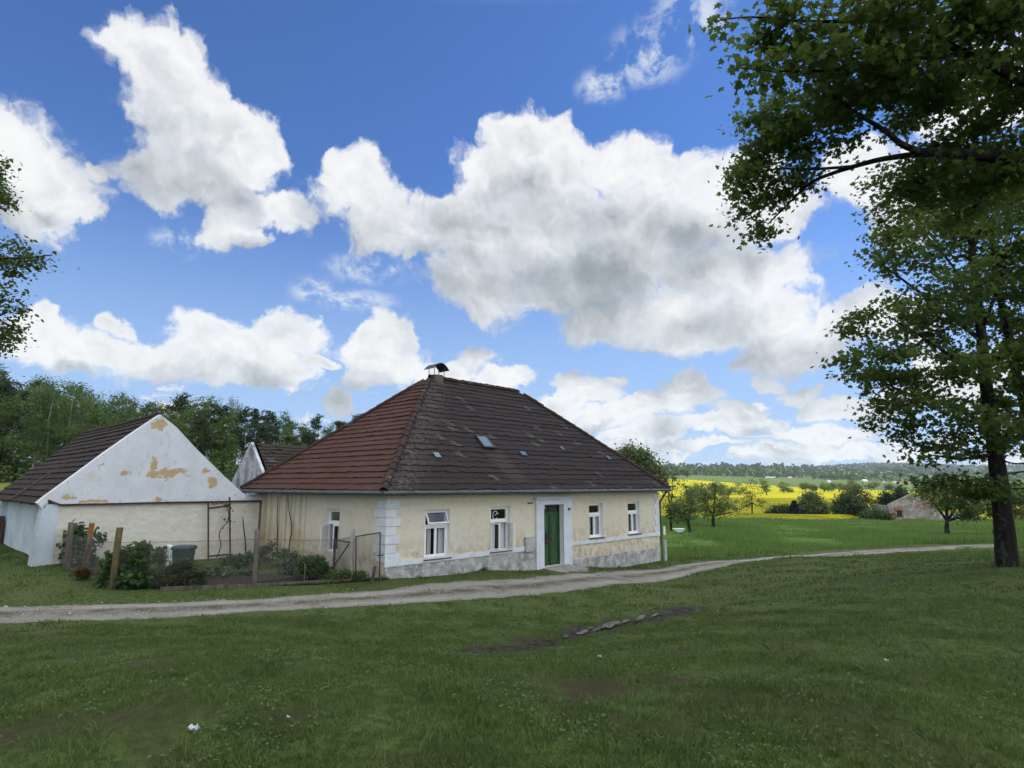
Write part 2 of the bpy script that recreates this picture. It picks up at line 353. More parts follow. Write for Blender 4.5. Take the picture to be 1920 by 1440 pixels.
def dirt_mask(x, y):
    m = np.zeros(x.shape); wob = fbm(x, y, 2.2, 11, 6)
    for p, a, b, k in DIRT:
        q = np.hypot((x - p[0]) / a, (y - p[1]) / b); m = np.maximum(m, k * np.clip((1.45 - q + 1.0 * wob) * .75, 0, 1))
    sp = np.clip(fbm(x, y, .8, 21, 5) * 1.6 - .7, 0, 1) * .5
    return np.clip(np.maximum(m, sp), 0, 1)
def mud_mask(x, y):
    d, _ = polyline_dist(x, y, MUD); return np.clip(1.75 - d / .46 + 1.1 * fbm(x, y, 1.6, 31, 4), 0, 1)

# track: pairs of near and far edge points
RD = [(-24.5, 12.6, 3.1)]
for (un, vn, uf, vf, z) in ((0,1178,0,1130,-2.98),(300,1169,300,1124,-3.04),(600,1150,600,1110,-3.12),(760,1141,760,1102,-3.18),(1000,1119,1000,1085,-3.46),(1239,1089,1239,1065,-3.9),(1420,1060,1420,1047.5,-4.25)):
    a, b = atz(un, vn, z), atz(uf, vf, z); RD.append(((a[0]+b[0])/2, (a[1]+b[1])/2, abs(b[1]-a[1]) * .74))
for (u, v, z, w) in ((1516,1046,-4.33,4.0),(1610,1041,-4.28,3.9),(1718,1031,-4.2,3.6),(1910,1022,-4.1,3.4)):
    a = atz(u, v, z); RD.append((a[0], a[1], w))
RD += [(44, 45.5, 3), (75, 46, 3)]
RD = np.array(RD)
_k = np.concatenate([[0], np.cumsum(np.hypot(*np.diff(RD[:, :2], axis=0).T))])
_t = np.arange(0, _k[-1], .18)
RC = np.stack([np.interp(_t, _k, RD[:, i]) for i in range(3)], -1)
_ker = np.hanning(41); _ker /= _ker.sum()
RC = np.stack([np.convolve(np.pad(RC[:, i], 20, mode='edge'), _ker, 'valid') for i in range(3)], -1)
def road_dist(x, y): 
    sub = RC[::6]; d, t = polyline_dist(x, y, sub[:, :2]); w = np.interp(t, np.arange(len(sub)) * .18 * 6, sub[:, 2]); return d, w

# ground: one sheet, finest where the eye is
az_ = np.concatenate([np.arange(-180, -55, 4.0), np.arange(-55, 55, .3), np.arange(55, 180, 4.0)]); rr = np.exp(np.linspace(math.log(.6), math.log(9000), 430))
AA, RR = np.meshgrid(np.radians(az_), rr, indexing='ij'); gx, gy = RR * np.sin(AA), RR * np.cos(AA)
gz = H(gx, gy)
far = np.clip((RR - 3400) / 700, 0, 1); gz = gz * (1 - far) + far * (-40)
nA, nR = len(az_), len(rr)
ii, jj = np.meshgrid(np.arange(nA), np.arange(nR - 1), indexing='ij'); i2 = (ii + 1) % nA
gF = np.stack([ii * nR + jj, i2 * nR + jj, i2 * nR + jj + 1, ii * nR + jj + 1], -1).reshape(-1, 4)[:, ::-1]
gV = np.vstack([np.stack([gx, gy, gz], -1).reshape(-1, 3), [[0, 0, -1.65]]])
fanF = np.stack([np.arange(nA) * nR, ((np.arange(nA) + 1) % nA) * nR, np.full(nA, nA * nR)], -1)
def rape_custom(nt, co, col, b):          # darker sprayer tracks across the crop
    x = nd(nt, 'ShaderNodeSeparateXYZ', {0: co}); w_ = mth(nt, 'SINE', mth(nt, 'MULTIPLY', mth(nt, 'ADD', x.outputs[1], mth(nt, 'MULTIPLY', x.outputs[0], .22)), .22))
    t = mth(nt, 'MULTIPLY', mapr(nt, w_, .90, 1.0), mapr(nt, noise(nt, co, .02, 2), .35, .6))
    return mixc(nt, mth(nt, 'MULTIPLY', t, .7), col, (.16, .17, .02))
def ground_custom(nt, co, col, b):
    at1 = nd(nt, 'ShaderNodeAttribute', attribute_name='bare').outputs['Fac']; at2 = nd(nt, 'ShaderNodeAttribute', attribute_name='mud').outputs['Fac']
    soil = mixc(nt, noise(nt, co, 9, 5, .7), (.026, .021, .011), (.068, .054, .030))
    col = mixc(nt, at1, col, soil)
    mud = mixc(nt, mapr(nt, noise(nt, co, 5, 5, .7), .35, .65), (.012, .010, .008), (.045, .036, .026))
    col = mixc(nt, at2, col, mud)
    wet = mth(nt, 'MULTIPLY', at2, mapr(nt, noise(nt, co, 7, 3, .6), .4, .62))
    nt.links.new(mapr(nt, wet, 0, 1, .95, .25), b.inputs['Roughness'])
    return col
m_ground = M('turf', (.062, .088, .022), .95, ((1.2, (.085, .125, .034), .4, .62, 5), (9, (.036, .060, .017), .42, .62, 4), (.12, (.085, .10, .034), .45, .7, 3)), (26, .7, .06), .1, custom=ground_custom)
me = np_mesh('ground', gV, [gF, fanF], m_ground, True)
fx, fy = gV[:, 0], gV[:, 1]; near = np.hypot(fx, fy) < 70
bare = np.zeros(len(gV)); mud = np.zeros(len(gV)); bare[near] = dirt_mask(fx[near], fy[near]); mud[near] = mud_mask(fx[near], fy[near])
for nm, arr in (('bare', bare), ('mud', mud)):
    a = me.attributes.new(nm, 'FLOAT', 'POINT'); a.data.foreach_set('value', arr.astype(np.float32))
ground = tag(link('ground', me), kind='structure')

# gravel road
def strip(name, C, mat, lift, nlat=26, edge=.16, seed=0, prof=None):
    T = np.gradient(C[:, :2], axis=0); T /= np.linalg.norm(T, axis=1)[:, None]; Nn = np.stack([-T[:, 1], T[:, 0]], -1)
    lat = np.linspace(-1, 1, nlat); s_ = np.arange(len(C)) * .18
    eL = 1 + edge * fbm(s_, s_ * 0 + 3.0, 1.1, seed, 5); eR = 1 + edge * fbm(s_, s_ * 0 + 9.0, 1.1, seed + 1, 5)
    wid = C[:, 2:3] / 2 * np.where(lat[None] < 0, -lat[None] * eR[:, None] * -1, lat[None] * eL[:, None])
    x = C[:, 0:1] + Nn[:, 0:1] * wid; y = C[:, 1:2] + Nn[:, 1:2] * wid
    z = H(x, y) + lift * (1 - np.abs(lat[None]) ** 6 * 1.9)
    if prof is not None: z = z + prof(lat)[None]
    n1, n2 = x.shape; i, j = np.meshgrid(np.arange(n1 - 1), np.arange(n2 - 1), indexing='ij')
    F = np.stack([i * n2 + j, i * n2 + j + 1, (i + 1) * n2 + j + 1, (i + 1) * n2 + j], -1).reshape(-1, 4)
    me = np_mesh(name, np.stack([x, y, z], -1).reshape(-1, 3), F, mat, True)
    a = me.attributes.new('lat', 'FLOAT', 'POINT'); a.data.foreach_set('value', np.broadcast_to(lat[None], x.shape).ravel().astype(np.float32))
    return link(name, me)
def road_custom(nt, co, col, b):
    lat = nd(nt, 'ShaderNodeAttribute', attribute_name='lat').outputs['Fac']; al = mth(nt, 'ABSOLUTE', mth(nt, 'ADD', lat, .05))
    n_ = noise(nt, co, 1.3, 5, .65); n2_ = noise(nt, co, 6, 4, .6)
    mid = mth(nt, 'MULTIPLY', mapr(nt, al, .36, .06), mapr(nt, n_, .34, .54))
    col = mixc(nt, mth(nt, 'MULTIPLY', mid, .9), col, mixc(nt, n2_, (.10, .085, .05), (.06, .075, .03)))
    edge = mth(nt, 'MULTIPLY', mapr(nt, al, .72, 1.0), mapr(nt, n2_, .3, .6))
    col = mixc(nt, mth(nt, 'MULTIPLY', edge, .7), col, (.085, .085, .045))
    pale = mth(nt, 'MULTIPLY', mapr(nt, mth(nt, 'ABSOLUTE', mth(nt, 'SUBTRACT', al, .55)), .3, .0), mapr(nt, noise(nt, co, .5, 3), .4, .6))
    return mixc(nt, mth(nt, 'MULTIPLY', pale, .6), col, (.40, .385, .36))
m_road = M('gravel', (.23, .215, .19), .95, ((14, (.33, .315, .285), .45, .6, 4), (45, (.085, .08, .07), .52, .66, 3), (4, (.29, .265, .22), .45, .65, 4), (1.7, (.13, .115, .09), .56, .70, 5)), (60, .9, .05), .15, custom=road_custom)
road = tag(strip('road', RC, m_road, .035, prof=lambda l: -.03 * np.exp(-((np.abs(l) - .5) / .2) ** 2)), kind='structure')

# ------------------------------------------------------------------ building materials
def bandmask(nt, sock, lo0, lo1, hi1, hi0):
    return mth(nt, 'MULTIPLY', mapr(nt, sock, lo0, lo1), mapr(nt, sock, hi0, hi1))
def wall_custom(nt, co, col, b):
    x = nd(nt, 'ShaderNodeSeparateXYZ', {0: co}); X, Y, Z = x.outputs
    # damp, flaking strip above the plinth band
    damp = mth(nt, 'MULTIPLY', mapr(nt, Z, 1.35, .45), mapr(nt, noise(nt, co, 2.6, 6, .7), .44, .58))
    col = mixc(nt, mth(nt, 'MULTIPLY', damp, .62), col, (.34, .25, .14))
    spots = mth(nt, 'MULTIPLY', mapr(nt, Z, 1.5, .3), mapr(nt, noise(nt, co, 7.5, 4, .65), .60, .68))
    col = mixc(nt, mth(nt, 'MULTIPLY', spots, .6), col, (.16, .11, .06))
    # run-off streaks on the side wall under the leaking gutter (far end)
    st = mapr(nt, noise(nt, scaled(nt, co, (1, 4.6, .12)), 1.0, 4, .6), .50, .60)
    zone = mth(nt, 'MULTIPLY', bandmask(nt, Y, 4.4, 5.6, 9.6, 10.2), mapr(nt, X, .5, .2))
    col = mixc(nt, mth(nt, 'MULTIPLY', mth(nt, 'MULTIPLY', st, zone), .6), col, (.25, .19, .10))
    ochre = mth(nt, 'MULTIPLY', mth(nt, 'MULTIPLY', mapr(nt, Z, 1.9, .8), zone), mapr(nt, noise(nt, co, 1.1, 4), .4, .55))
    return mixc(nt, mth(nt, 'MULTIPLY', ochre, .5), col, (.38, .26, .10))
m_cream = M('cream_plaster', (.63, .585, .465), .92, ((.55, (.60, .565, .48), .40, .60, 4), (3.5, (.54, .495, .385), .5, .72, 5), (14, (.45, .41, .32), .60, .74, 4)), (40, .35, .015), .1, custom=wall_custom)
m_white = M('limewash', (.62, .655, .71), .92, ((2.2, (.54, .57, .60), .45, .68, 5), (9, (.44, .46, .47), .58, .70, 4)), (30, .3, .015), .1)
m_plinth = M('stone_plinth', (.36, .365, .365), .95, ((1.3, (.24, .245, .25), .45, .60, 6), (3.2, (.50, .50, .485), .48, .62, 6), (7, (.46, .42, .35), .60, .70, 5), (16, (.13, .13, .125), .62, .72, 4)), (11, .9, .05), .1)
def gable_custom(nt, co, col, b):
    x = nd(nt, 'ShaderNodeSeparateXYZ', {0: co}); X, Y, Z = x.outputs
    wob = mth(nt, 'SUBTRACT', noise(nt, co, 2.8, 10, .78), .49)
    def ell(cx, cz, rx, rz, amp=3.6):
        q = vmt(nt, 'LENGTH', nd(nt, 'ShaderNodeCombineXYZ', {0: mth(nt, 'DIVIDE', mth(nt, 'SUBTRACT', X, cx), rx), 1: mth(nt, 'DIVIDE', mth(nt, 'SUBTRACT', Z, cz), rz)}).outputs[0])
        return mapr(nt, mth(nt, 'SUBTRACT', mth(nt, 'ADD', 1.0, mth(nt, 'MULTIPLY', wob, amp * 2)), q), .0, .12)
    m = None
    for e_ in PEEL:
        k = ell(*e_); m = k if m is None else mth(nt, 'MAXIMUM', m, k)
    m2 = mth(nt, 'MULTIPLY', mapr(nt, noise(nt, scaled(nt, co, (1, 1, 1), (4, 9, 2)), 4.5, 5, .65), .655, .675), .9)
    col = mixc(nt, m, col, mixc(nt, noise(nt, co, 5, 4), (.42, .30, .145), (.50, .40, .25)))
    return mixc(nt, m2, col, (.42, .36, .30))
# peeled ochre patches of the barn gable: centre t, z (above the foot), half sizes
B_S = 9.15
ZB = -3.0
def bt(u, v): t, z = on_s(u, v, B_S); return t, z - ZB
PEEL = []
for (u, v, ru, rv) in ((292,889,17,7),(318,887,28,8),(338,884,10,6),(288,874,6,13),(232,888,9,5),(398,901,7,10),(387,883,7,5),(395,912,4,4),(125,932,7,6),(140,934,7,5),(180,940,32,3.2),(300,938,12,5),(300,795,14,9)):
    t_, z_ = bt(u, v); t2, _ = bt(u + ru, v); _, z2 = bt(u, v - rv); PEEL.append((t_ + 4, z_, abs(t2 - t_), abs(z2 - z_)))
m_gable = M('peeling_limewash', (.62, .655, .71), .93, ((1.2, (.54, .575, .62), .42, .62, 5), (5, (.46, .48, .50), .60, .72, 5, (1, 1, .5)), (24, (.70, .72, .75), .55, .7, 3), (1.9, (.58, .56, .50), .58, .70, 5)), (22, .35, .02), .1, custom=gable_custom)
m_oldcream = M('rough_cream_render', (.60, .575, .50), .94, ((.9, (.52, .46, .33), .54, .74, 5), (2.5, (.66, .645, .60), .45, .65, 5, (1, 1, 2.4)), (7, (.44, .40, .31), .62, .74, 4)), (3.5, .55, .06), .1)
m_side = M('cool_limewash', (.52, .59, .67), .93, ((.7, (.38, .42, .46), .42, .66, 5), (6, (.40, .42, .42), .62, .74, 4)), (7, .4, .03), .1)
m_stain = M('stained_limewash', (.56, .60, .66), .93, ((1.0, (.10, .11, .12), .46, .62, 7, (1, 1, .6)), (4, (.36, .38, .41), .45, .62, 5)), (20, .4, .02), .1)
def tile_mat(name, c0, c1, lichen, amt, tw, ch, extra=None):
    def cu(nt, co, col, b):
        x = nd(nt, 'ShaderNodeSeparateXYZ', {0: co}); X, Y, Z = x.outputs
        cell = nd(nt, 'ShaderNodeCombineXYZ', {0: mth(nt, 'FLOOR', mth(nt, 'DIVIDE', mth(nt, 'ADD', X, mth(nt, 'MULTIPLY', Y, 1.0)), tw)), 1: mth(nt, 'FLOOR', mth(nt, 'DIVIDE', Z, ch))}).outputs[0]
        wn = nd(nt, 'ShaderNodeTexWhiteNoise', {'Vector': cell}, noise_dimensions='2D').outputs[0]
        col = mixc(nt, mth(nt, 'MULTIPLY', wn, .8), col, c1)
        l1 = mth(nt, 'MULTIPLY', mapr(nt, noise(nt, co, 11, 5, .7), .60, .70), amt)
        l1 = mth(nt, 'MULTIPLY', l1, mapr(nt, noise(nt, co, .6, 3), .35, .6))
        col = mixc(nt, l1, col, lichen)
        pale = mth(nt, 'MULTIPLY', mth(nt, 'GREATER_THAN', wn, .975), mth(nt, 'MULTIPLY', mapr(nt, noise(nt, co, 14, 3), .4, .55), amt * .8))
        col = mixc(nt, pale, col, (.13, .125, .115))
        if extra: col = extra(nt, co, col, X, Y, Z)
        return col
    return M(name, c0, .88, ((2.2, c1, .45, .62, 4), (30, tuple(k * .6 for k in c0), .5, .66, 3)), (70, .5, .012), .2, custom=cu)
def front_extra(nt, co, col, X, Y, Z):
    # paler, mossy run below the skylight and along the left hip
    wob = mth(nt, 'MULTIPLY', mth(nt, 'SUBTRACT', noise(nt, co, 3, 4), .5), .7)
    q = mth(nt, 'MULTIPLY', bandmask(nt, mth(nt, 'ADD', mth(nt, 'ADD', X, wob), mth(nt, 'MULTIPLY', Z, .25)), 6.35, 6.7, 7.4, 7.8), bandmask(nt, Z, 3.0, 3.2, 4.35, 4.5))
    col = mixc(nt, mth(nt, 'MULTIPLY', q, .7), col, (.052, .043, .034))
    hipd = mth(nt, 'SUBTRACT', X, mth(nt, 'MULTIPLY', mth(nt, 'SUBTRACT', Z, 2.75), 1.14))
    hz = mth(nt, 'MULTIPLY', mapr(nt, mth(nt, 'ADD', hipd, mth(nt, 'MULTIPLY', wob, 1.6)), 1.3, .2), mapr(nt, noise(nt, co, 8, 3), .42, .6))
    return mixc(nt, mth(nt, 'MULTIPLY', hz, .6), col, (.11, .094, .08))
m_tile_f = tile_mat('weathered_dark_tiles', (.036, .0245, .0235), (.025, .0215, .023), (.085, .078, .072), .8, .30, .225, front_extra)
m_tile_l = tile_mat('brown_red_tiles', (.086, .039, .028), (.064, .031, .0245), (.085, .06, .05), .25, .30, .225)
m_ridge = tile_mat('ridge_tiles', (.056, .030, .025), (.036, .025, .022), (.10, .08, .07), .8, .3, .2)
m_tile_b = tile_mat('barn_tiles', (.040, .028, .026), (.028, .022, .021), (.07, .06, .052), .5, .35, .27)
m_tile_s = tile_mat('mossy_barn_tiles', (.050, .037, .029), (.034, .028, .023), (.18, .16, .13), 1.0, .4, .2)
m_zinc = M('zinc', (.10, .115, .12), .6, ((6, (.065, .075, .08), .45, .65, 3),), None, .4, .6)
m_dkmetal = M('dark_metal', (.045, .045, .05), .6, ((9, (.08, .06, .05), .5, .68, 3),), None, .3, .3)
m_rust = M('rusty_steel', (.085, .045, .030), .85, ((8, (.14, .06, .03), .45, .65, 4),), (60, .3, .004), .2, .2)
m_paint = M('white_paint', (.78, .80, .82), .5, ((7, (.68, .70, .71), .5, .7, 4),), None, .35)
m_sill = M('brown_sill', (.115, .055, .042), .6, ((9, (.07, .04, .035), .45, .65, 3),), None, .3)
m_green = M('green_paint', (.028, .085, .024), .55, ((5, (.020, .062, .018), .42, .62, 4), (30, (.05, .13, .04), .6, .7, 2)), (25, .15, .004), .35)
m_wood = M('grey_wood', (.13, .115, .10), .92, ((3, (.07, .06, .05), .42, .62, 5, (3, 3, .4)), (10, (.19, .165, .13), .55, .7, 4, (3, 3, .4))), (30, .5, .01), .1)
m_mosswood = M('mossy_wood', (.115, .095, .05), .92, ((3, (.06, .05, .035), .42, .62, 5, (3, 3, .4)), (6, (.12, .11, .03), .5, .65, 4)), (30, .5, .01), .1)
m_orange = M('rust_orange_cap', (.30, .115, .025), .8, ((8, (.2, .07, .02), .45, .65, 4),), None, .2)
m_concrete = M('concrete', (.30, .29, .27), .95, ((5, (.20, .195, .18), .42, .62, 5), (22, (.38, .37, .35), .55, .68, 3)), (30, .5, .01), .1)
m_soil = M('garden_soil', (.050, .040, .032), .97, ((4, (.030, .024, .019), .42, .6, 5), (18, (.085, .068, .052), .55, .68, 4)), (14, 1.0, .10), .1)
m_dark = M('dark_interior', (.03, .03, .03), .9)
m_curtain = M('curtain', (.80, .80, .83), .9, ((5, (.62, .62, .66), .4, .6, 2, (8, 8, .3)),))
m_black = M('black_plate', (.010, .012, .02), .4)
def glass_mat():
    m, nt, out = new_mat('window_glass')
    lw_ = nd(nt, 'ShaderNodeLayerWeight', {'Blend': .35}).outputs['Facing']; fr = mth(nt, 'POWER', lw_, 3.0)
    tr = nd(nt, 'ShaderNodeBsdfTransparent', {'Color': (.86, .88, .88, 1)}); gl = nd(nt, 'ShaderNodeBsdfGlossy', {'Color': (1, 1, 1, 1), 'Roughness': .02})
    mx = nd(nt, 'ShaderNodeMixShader', {0: mth(nt, 'MULTIPLY_ADD', fr, .85, .06, True), 1: tr.outputs[0], 2: gl.outputs[0]}); nt.links.new(mx.outputs[0], out.inputs[0]); return m
m_glass = glass_mat()
m_skyglass = M('roof_glass', (.10, .13, .17), .12, (), None, .9)

# ------------------------------------------------------------------ farmhouse (local x along the front, y into the house, z up)
HL, HW, OV = 17.1, 9.8, .45
ZE, ZR, TA, TB = -.20 - ZB, 4.86 - ZB, 5.55, 11.55
house = tag(empty('farmhouse', (HO[0], HO[1], ZB), ROTZ), 'long cream farmhouse with dark hipped tile roof and green front door by the track', 'house')
def wall_with_holes(mb, L, z0, z1, holes, depth, f):
    """f(x, d, z) -> point; d is depth into the wall"""
    xs = sorted({0, L} | {a for h_ in holes for a in (h_[0], h_[1])}); zs = sorted({z0, z1} | {a for h_ in holes for a in (h_[2], h_[3])})
    for x0, x1 in zip(xs[:-1], xs[1:]):
        for a, b in zip(zs[:-1], zs[1:]):
            if any(h_[0] - 1e-6 <= x0 and x1 <= h_[1] + 1e-6 and h_[2] - 1e-6 <= a and b <= h_[3] + 1e-6 for h_ in holes): continue
            mb.quad(f(x0, 0, a), f(x1, 0, a), f(x1, 0, b), f(x0, 0, b))
def reveals(mb, holes, depth, f):
    for (x0, x1, a, b) in holes:
        for p, q in (((x0, a), (x0, b)), ((x0, b), (x1, b)), ((x1, b), (x1, a)), ((x1, a), (x0, a))):
            mb.quad(f(p[0], 0.002, p[1]), f(q[0], 0.002, q[1]), f(q[0], depth, q[1]), f(p[0], depth, p[1]))
WIN_F = [(1.58, 2.69, 2.135 - 1.63, 2.14), (4.71, 5.80, .51, 2.15), (11.0, 12.05, .62, 2.14), (14.19, 15.25, .61, 2.15)]
WIN_F[0] = (1.58, 2.69, .51, 2.13)
DOOR = (7.78, 9.08, -.36, 2.15)
WIN_L = [(2.86, 3.80, .62, 2.12)]
ff = lambda x, d, z: (x, d, z)
fl = lambda y, d, z: (d, y, z)
mb = MB(); wall_with_holes(mb, HL, -1.6, ZE + .12, WIN_F + [DOOR], .25, ff)
mb.quad((HL, 0, -1.6), (HL, HW, -1.6), (HL, HW, ZE + .12), (HL, 0, ZE + .12)); mb.quad((HL, HW, -1.6), (0, HW, -1.6), (0, HW, ZE + .12), (HL, HW, ZE + .12))
lw = MB(); wall_with_holes(lw, HW, -1.6, ZE + .12, WIN_L, .25, fl)
for V, k in zip(lw.v, range(len(lw.v))): mb.add(V, [(3, 2, 1, 0)])
mb.build('wall', m_cream, house)
mb = MB(); mb.quad((.3, .3, -.2), (HL - .3, .3, -.2), (HL - .3, HW - .3, -.2), (.3, HW - .3, -.2)); mb.quad((.3, 2.6, -.2), (HL - .3, 2.6, -.2), (HL - .3, 2.6, 2.7), (.3, 2.6, 2.7)); mb.quad((2.8, .3, -.2), (2.8, 2.6, -.2), (2.8, 2.6, 2.7), (2.8, .3, 2.7))
mb.build('interior', m_dark, house)
for h_, dd, f_ in [(w_, .30, ff) for w_ in WIN_F] + [(WIN_L[0], .30, fl), (DOOR, .26, ff)]:
    mb = MB(); reveals(mb, [h_], dd, f_); mb.build('reveal', m_paint, house)
# plinth, band, quoins
mb = MB()
xs = np.linspace(.0, 7.3, 60); top = -.0 + np.where(xs < 99, ZE * 0 + .365, 0) + .015 * fbm(xs, xs * 0, 1.5, 41, 4)
for (a, b, za, zb) in zip(xs[:-1], xs[1:], top[:-1], top[1:]): mb.quad((a, -.02, -1.6), (b, -.02, -1.6), (b, -.02, zb), (a, -.02, za))
mb.build('plinth', m_plinth, house); mb = MB()
xs = np.linspace(9.68, HL, 60); top = -.225 + .035 * fbm(xs, xs * 0 + 5, 1.2, 42, 5)
for (a, b, za, zb) in zip(xs[:-1], xs[1:], top[:-1], top[1:]):
    mb.quad((a, -.035, -1.6), (b, -.035, -1.6), (b, -.035, zb), (a, -.035, za)); mb.quad((a, -.035, za), (b, -.035, zb), (b, 0, zb + .01), (a, 0, za + .01))
mb.quad((HL + .01, -.035, -1.6), (HL + .01, 3, -1.6), (HL + .01, 3, -.22), (HL + .01, -.035, -.22))
mb.build('plinth', m_plinth, house)
for (a, b) in ((-.04, 6.60), (9.66, 16.92)):
    mb = MB()
    xs = np.linspace(a, b, 40)
    for x0, x1 in zip(xs[:-1], xs[1:]):
        mb.box((x0, -.05, .378 + .006 * math.sin(x0 * 9)), (x1, .0, .545 + .005 * math.sin(x0 * 13)))
    mb.build('sill_band', m_white, house)
mb = MB(); zq = 2.50
for k in range(7):
    hgt = .285; fx_, ly_ = ((.54, .47), (.36, .64))[k % 2]; z0, z1 = zq - hgt + .012, zq - .006
    mb.prism([(-.035, -.035, z0), (fx_, -.035, z0), (fx_, -.001, z0), (-.001, -.001, z0), (-.001, ly_, z0), (-.035, ly_, z0)], (0, 0, z1 - z0)); zq -= hgt
mb.build('quoins', m_white, house); mb = MB(); zq = 2.55
for k in range(8):
    fx_ = (.50, .34)[k % 2]; mb.box((HL - fx_, -.03, zq - .27), (HL + .03, .0, zq - .008)); zq -= .275
mb.build('quoins', m_white, house)

def course_roof(mb, A, B, C, Dp, nrow, lift=.05, step=.075, period=.15, amp=.010, jit=.012, seed=0, tw=.30):
    """tiled slope: A,B eave ends, C,Dp ridge ends (C above B, Dp above A); laid in overlapping courses"""
    A, B, C, Dp = (np.asarray(p, float) for p in (A, B, C, Dp)); N = np.cross(B - A, Dp - A); N /= np.linalg.norm(N)
    U = (B - A) / np.linalg.norm(B - A); r_ = np.random.default_rng(seed); up = np.cross(N, U)
    for k in range(nrow):
        f0, f1 = k / nrow, min((k + 1.12) / nrow, 1.0)
        l0, r0 = A + (Dp - A) * f0, B + (C - B) * f0; l1, r1 = A + (Dp - A) * f1, B + (C - B) * f1
        xl0, xr0, xl1, xr1 = (np.dot(p - A, U) for p in (l0, r0, l1, r1))
        n = max(3, int((xr0 - xl0) / step)); x0 = np.linspace(xl0, xr0, n); x1 = np.clip(x0, xl1, xr1)
        ti = np.floor((x0 + (k % 2) * tw / 2) / tw).astype(int); ti -= ti.min(); J = r_.normal(0, 1, (ti.max() + 1, 2))
        wav = amp * (np.cos(x0 / period * 2 * np.pi)); sag = .02 * math.sin(k * 1.7 + seed) + .03 * np.sin(x0 * .5 + k * .13)
        b0 = A + np.outer(x0, U) + np.outer(np.full(n, np.dot(l0 - A, up)) + J[ti, 0] * jit, up)
        b1 = A + np.outer(x1, U) + np.outer(np.full(n, np.dot(l1 - A, up)), up)
        lo = b0 + np.outer(-.03 + sag * .3, N); mid = b0 + np.outer(lift + wav + J[ti, 1] * .006 + sag * .3, N); hi = b1 + np.outer(.004 + wav + sag * .3, N)
        V = np.vstack([lo, mid, hi]); F = []
        for i in range(n - 1): F += [(i, i + 1, n + i + 1, n + i), (n + i, n + i + 1, 2 * n + i + 1, 2 * n + i)]
        mb.add(V, F)
E0, E1, E2, E3 = (-OV, -OV, ZE), (HL + OV, -OV, ZE), (HL + OV, HW + OV, ZE), (-OV, HW + OV, ZE)
R0, R1 = (TA, HW / 2, ZR), (TB, HW / 2, ZR)
for nm, q, mat_, lab, sd in (('roof_slope', (E0, E1, R1, R0), m_tile_f, 'dark weathered front roof slope', 1), ('roof_slope', (E3, E0, R0, R0), m_tile_l, 'reddish brown left hip slope', 2), ('roof_slope', (E1, E2, R1, R1), m_tile_l, None, 3), ('roof_slope', (E2, E3, R0, R1), m_tile_f, None, 4)):
    mb = MB(); course_roof(mb, *q, 24, seed=sd, lift=.036 if sd == 1 else .05, jit=.024 if sd == 1 else .012, amp=.016 if sd == 1 else .010); o = mb.build(nm, mat_, house)
    if lab: o['label'] = lab
mb = MB()                                                # boarded eaves under the tiles
for a, b in ((E0, E1), (E1, E2), (E2, E3), (E3, E0)):
    a, b = np.array(a), np.array(b); c_in = np.array([HL / 2, HW / 2, ZE]); ia = np.array([np.clip(a[0], .05, HL - .05), np.clip(a[1], .05, HW - .05), ZE - .04]); ib = np.array([np.clip(b[0], .05, HL - .05), np.clip(b[1], .05, HW - .05), ZE - .04])
    mb.quad(a - (0, 0, .04), b - (0, 0, .04), ib, ia); mb.quad(a - (0, 0, .04), b - (0, 0, .04), b + (0, 0, .02), a + (0, 0, .02))
mb.build('soffit', M('eaves_board', (.10, .105, .10), .9), house)
mb = MB()
def caps(mb, P, Q, r=.125, ln=.40):
    P, Q = np.array(P, float), np.array(Q, float); L = np.linalg.norm(Q - P); n = int(L / ln); T = (Q - P) / L
    Sx = np.cross(T, (0, 0, 1)); Sx /= np.linalg.norm(Sx); Nn = np.cross(Sx, T)
    for i in range(n):
        a = P + T * (i * ln - .03); b = P + T * ((i + 1) * ln + .02); th = np.linspace(-.25, math.pi + .25, 8)
        j_ = rng.normal(0, .008, 3)
        for (c_, rr_) in ((a, r * 1.10), (b, r * .88)): pass
        ra = np.array([a + j_ + r * 1.1 * (math.cos(t) * Sx + math.sin(t) * Nn) for t in th]); rb = np.array([b + j_ + r * .88 * (math.cos(t) * Sx + math.sin(t) * Nn) for t in th])
        rin = np.array([a + j_ + r * .85 * (math.cos(t) * Sx + math.sin(t) * Nn) for t in th]); m_ = len(th)
        mb.add(np.vstack([ra, rb, rin]), [(k, k + 1, m_ + k + 1, m_ + k) for k in range(m_ - 1)] + [(2 * m_ + k, 2 * m_ + k + 1, k + 1, k) for k in range(m_ - 1)])
for P_, Q_ in ((E0, R0), (E1, R1), (E3, R0), (E2, R1), (R0, R1)): caps(mb, np.array(P_) + (0, 0, .02), np.array(Q_) + (0, 0, .02))
mb.build('ridge_cap', m_ridge, house)
mb = MB(); gz_ = ZE - .075
for a, b in (((-OV - .08, -OV - .06), (HL + OV, -OV - .06)), ((-OV - .06, -OV - .08), (-OV - .06, HW + OV + .2))):
    mb.tube([(a[0], a[1], gz_), ((a[0] + b[0]) / 2, (a[1] + b[1]) / 2, gz_ - .015), (b[0], b[1], gz_ - .01)], .072, 8)
for x in np.arange(.3, HL + .4, .9): mb.box((x - .012, -OV - .13, gz_ - .085), (x + .012, -OV + .1, gz_ - .066))
mb.build('gutter', m_zinc, house)
mb = MB(); mb.tube([(HL + .1, -OV - .05, gz_ - .05), (HL + .10, -.2, gz_ - .45), (HL + .10, -.06, gz_ - .6), (HL + .10, -.06, -1.0)], .05, 8); mb.build('downpipe', m_dkmetal, house)
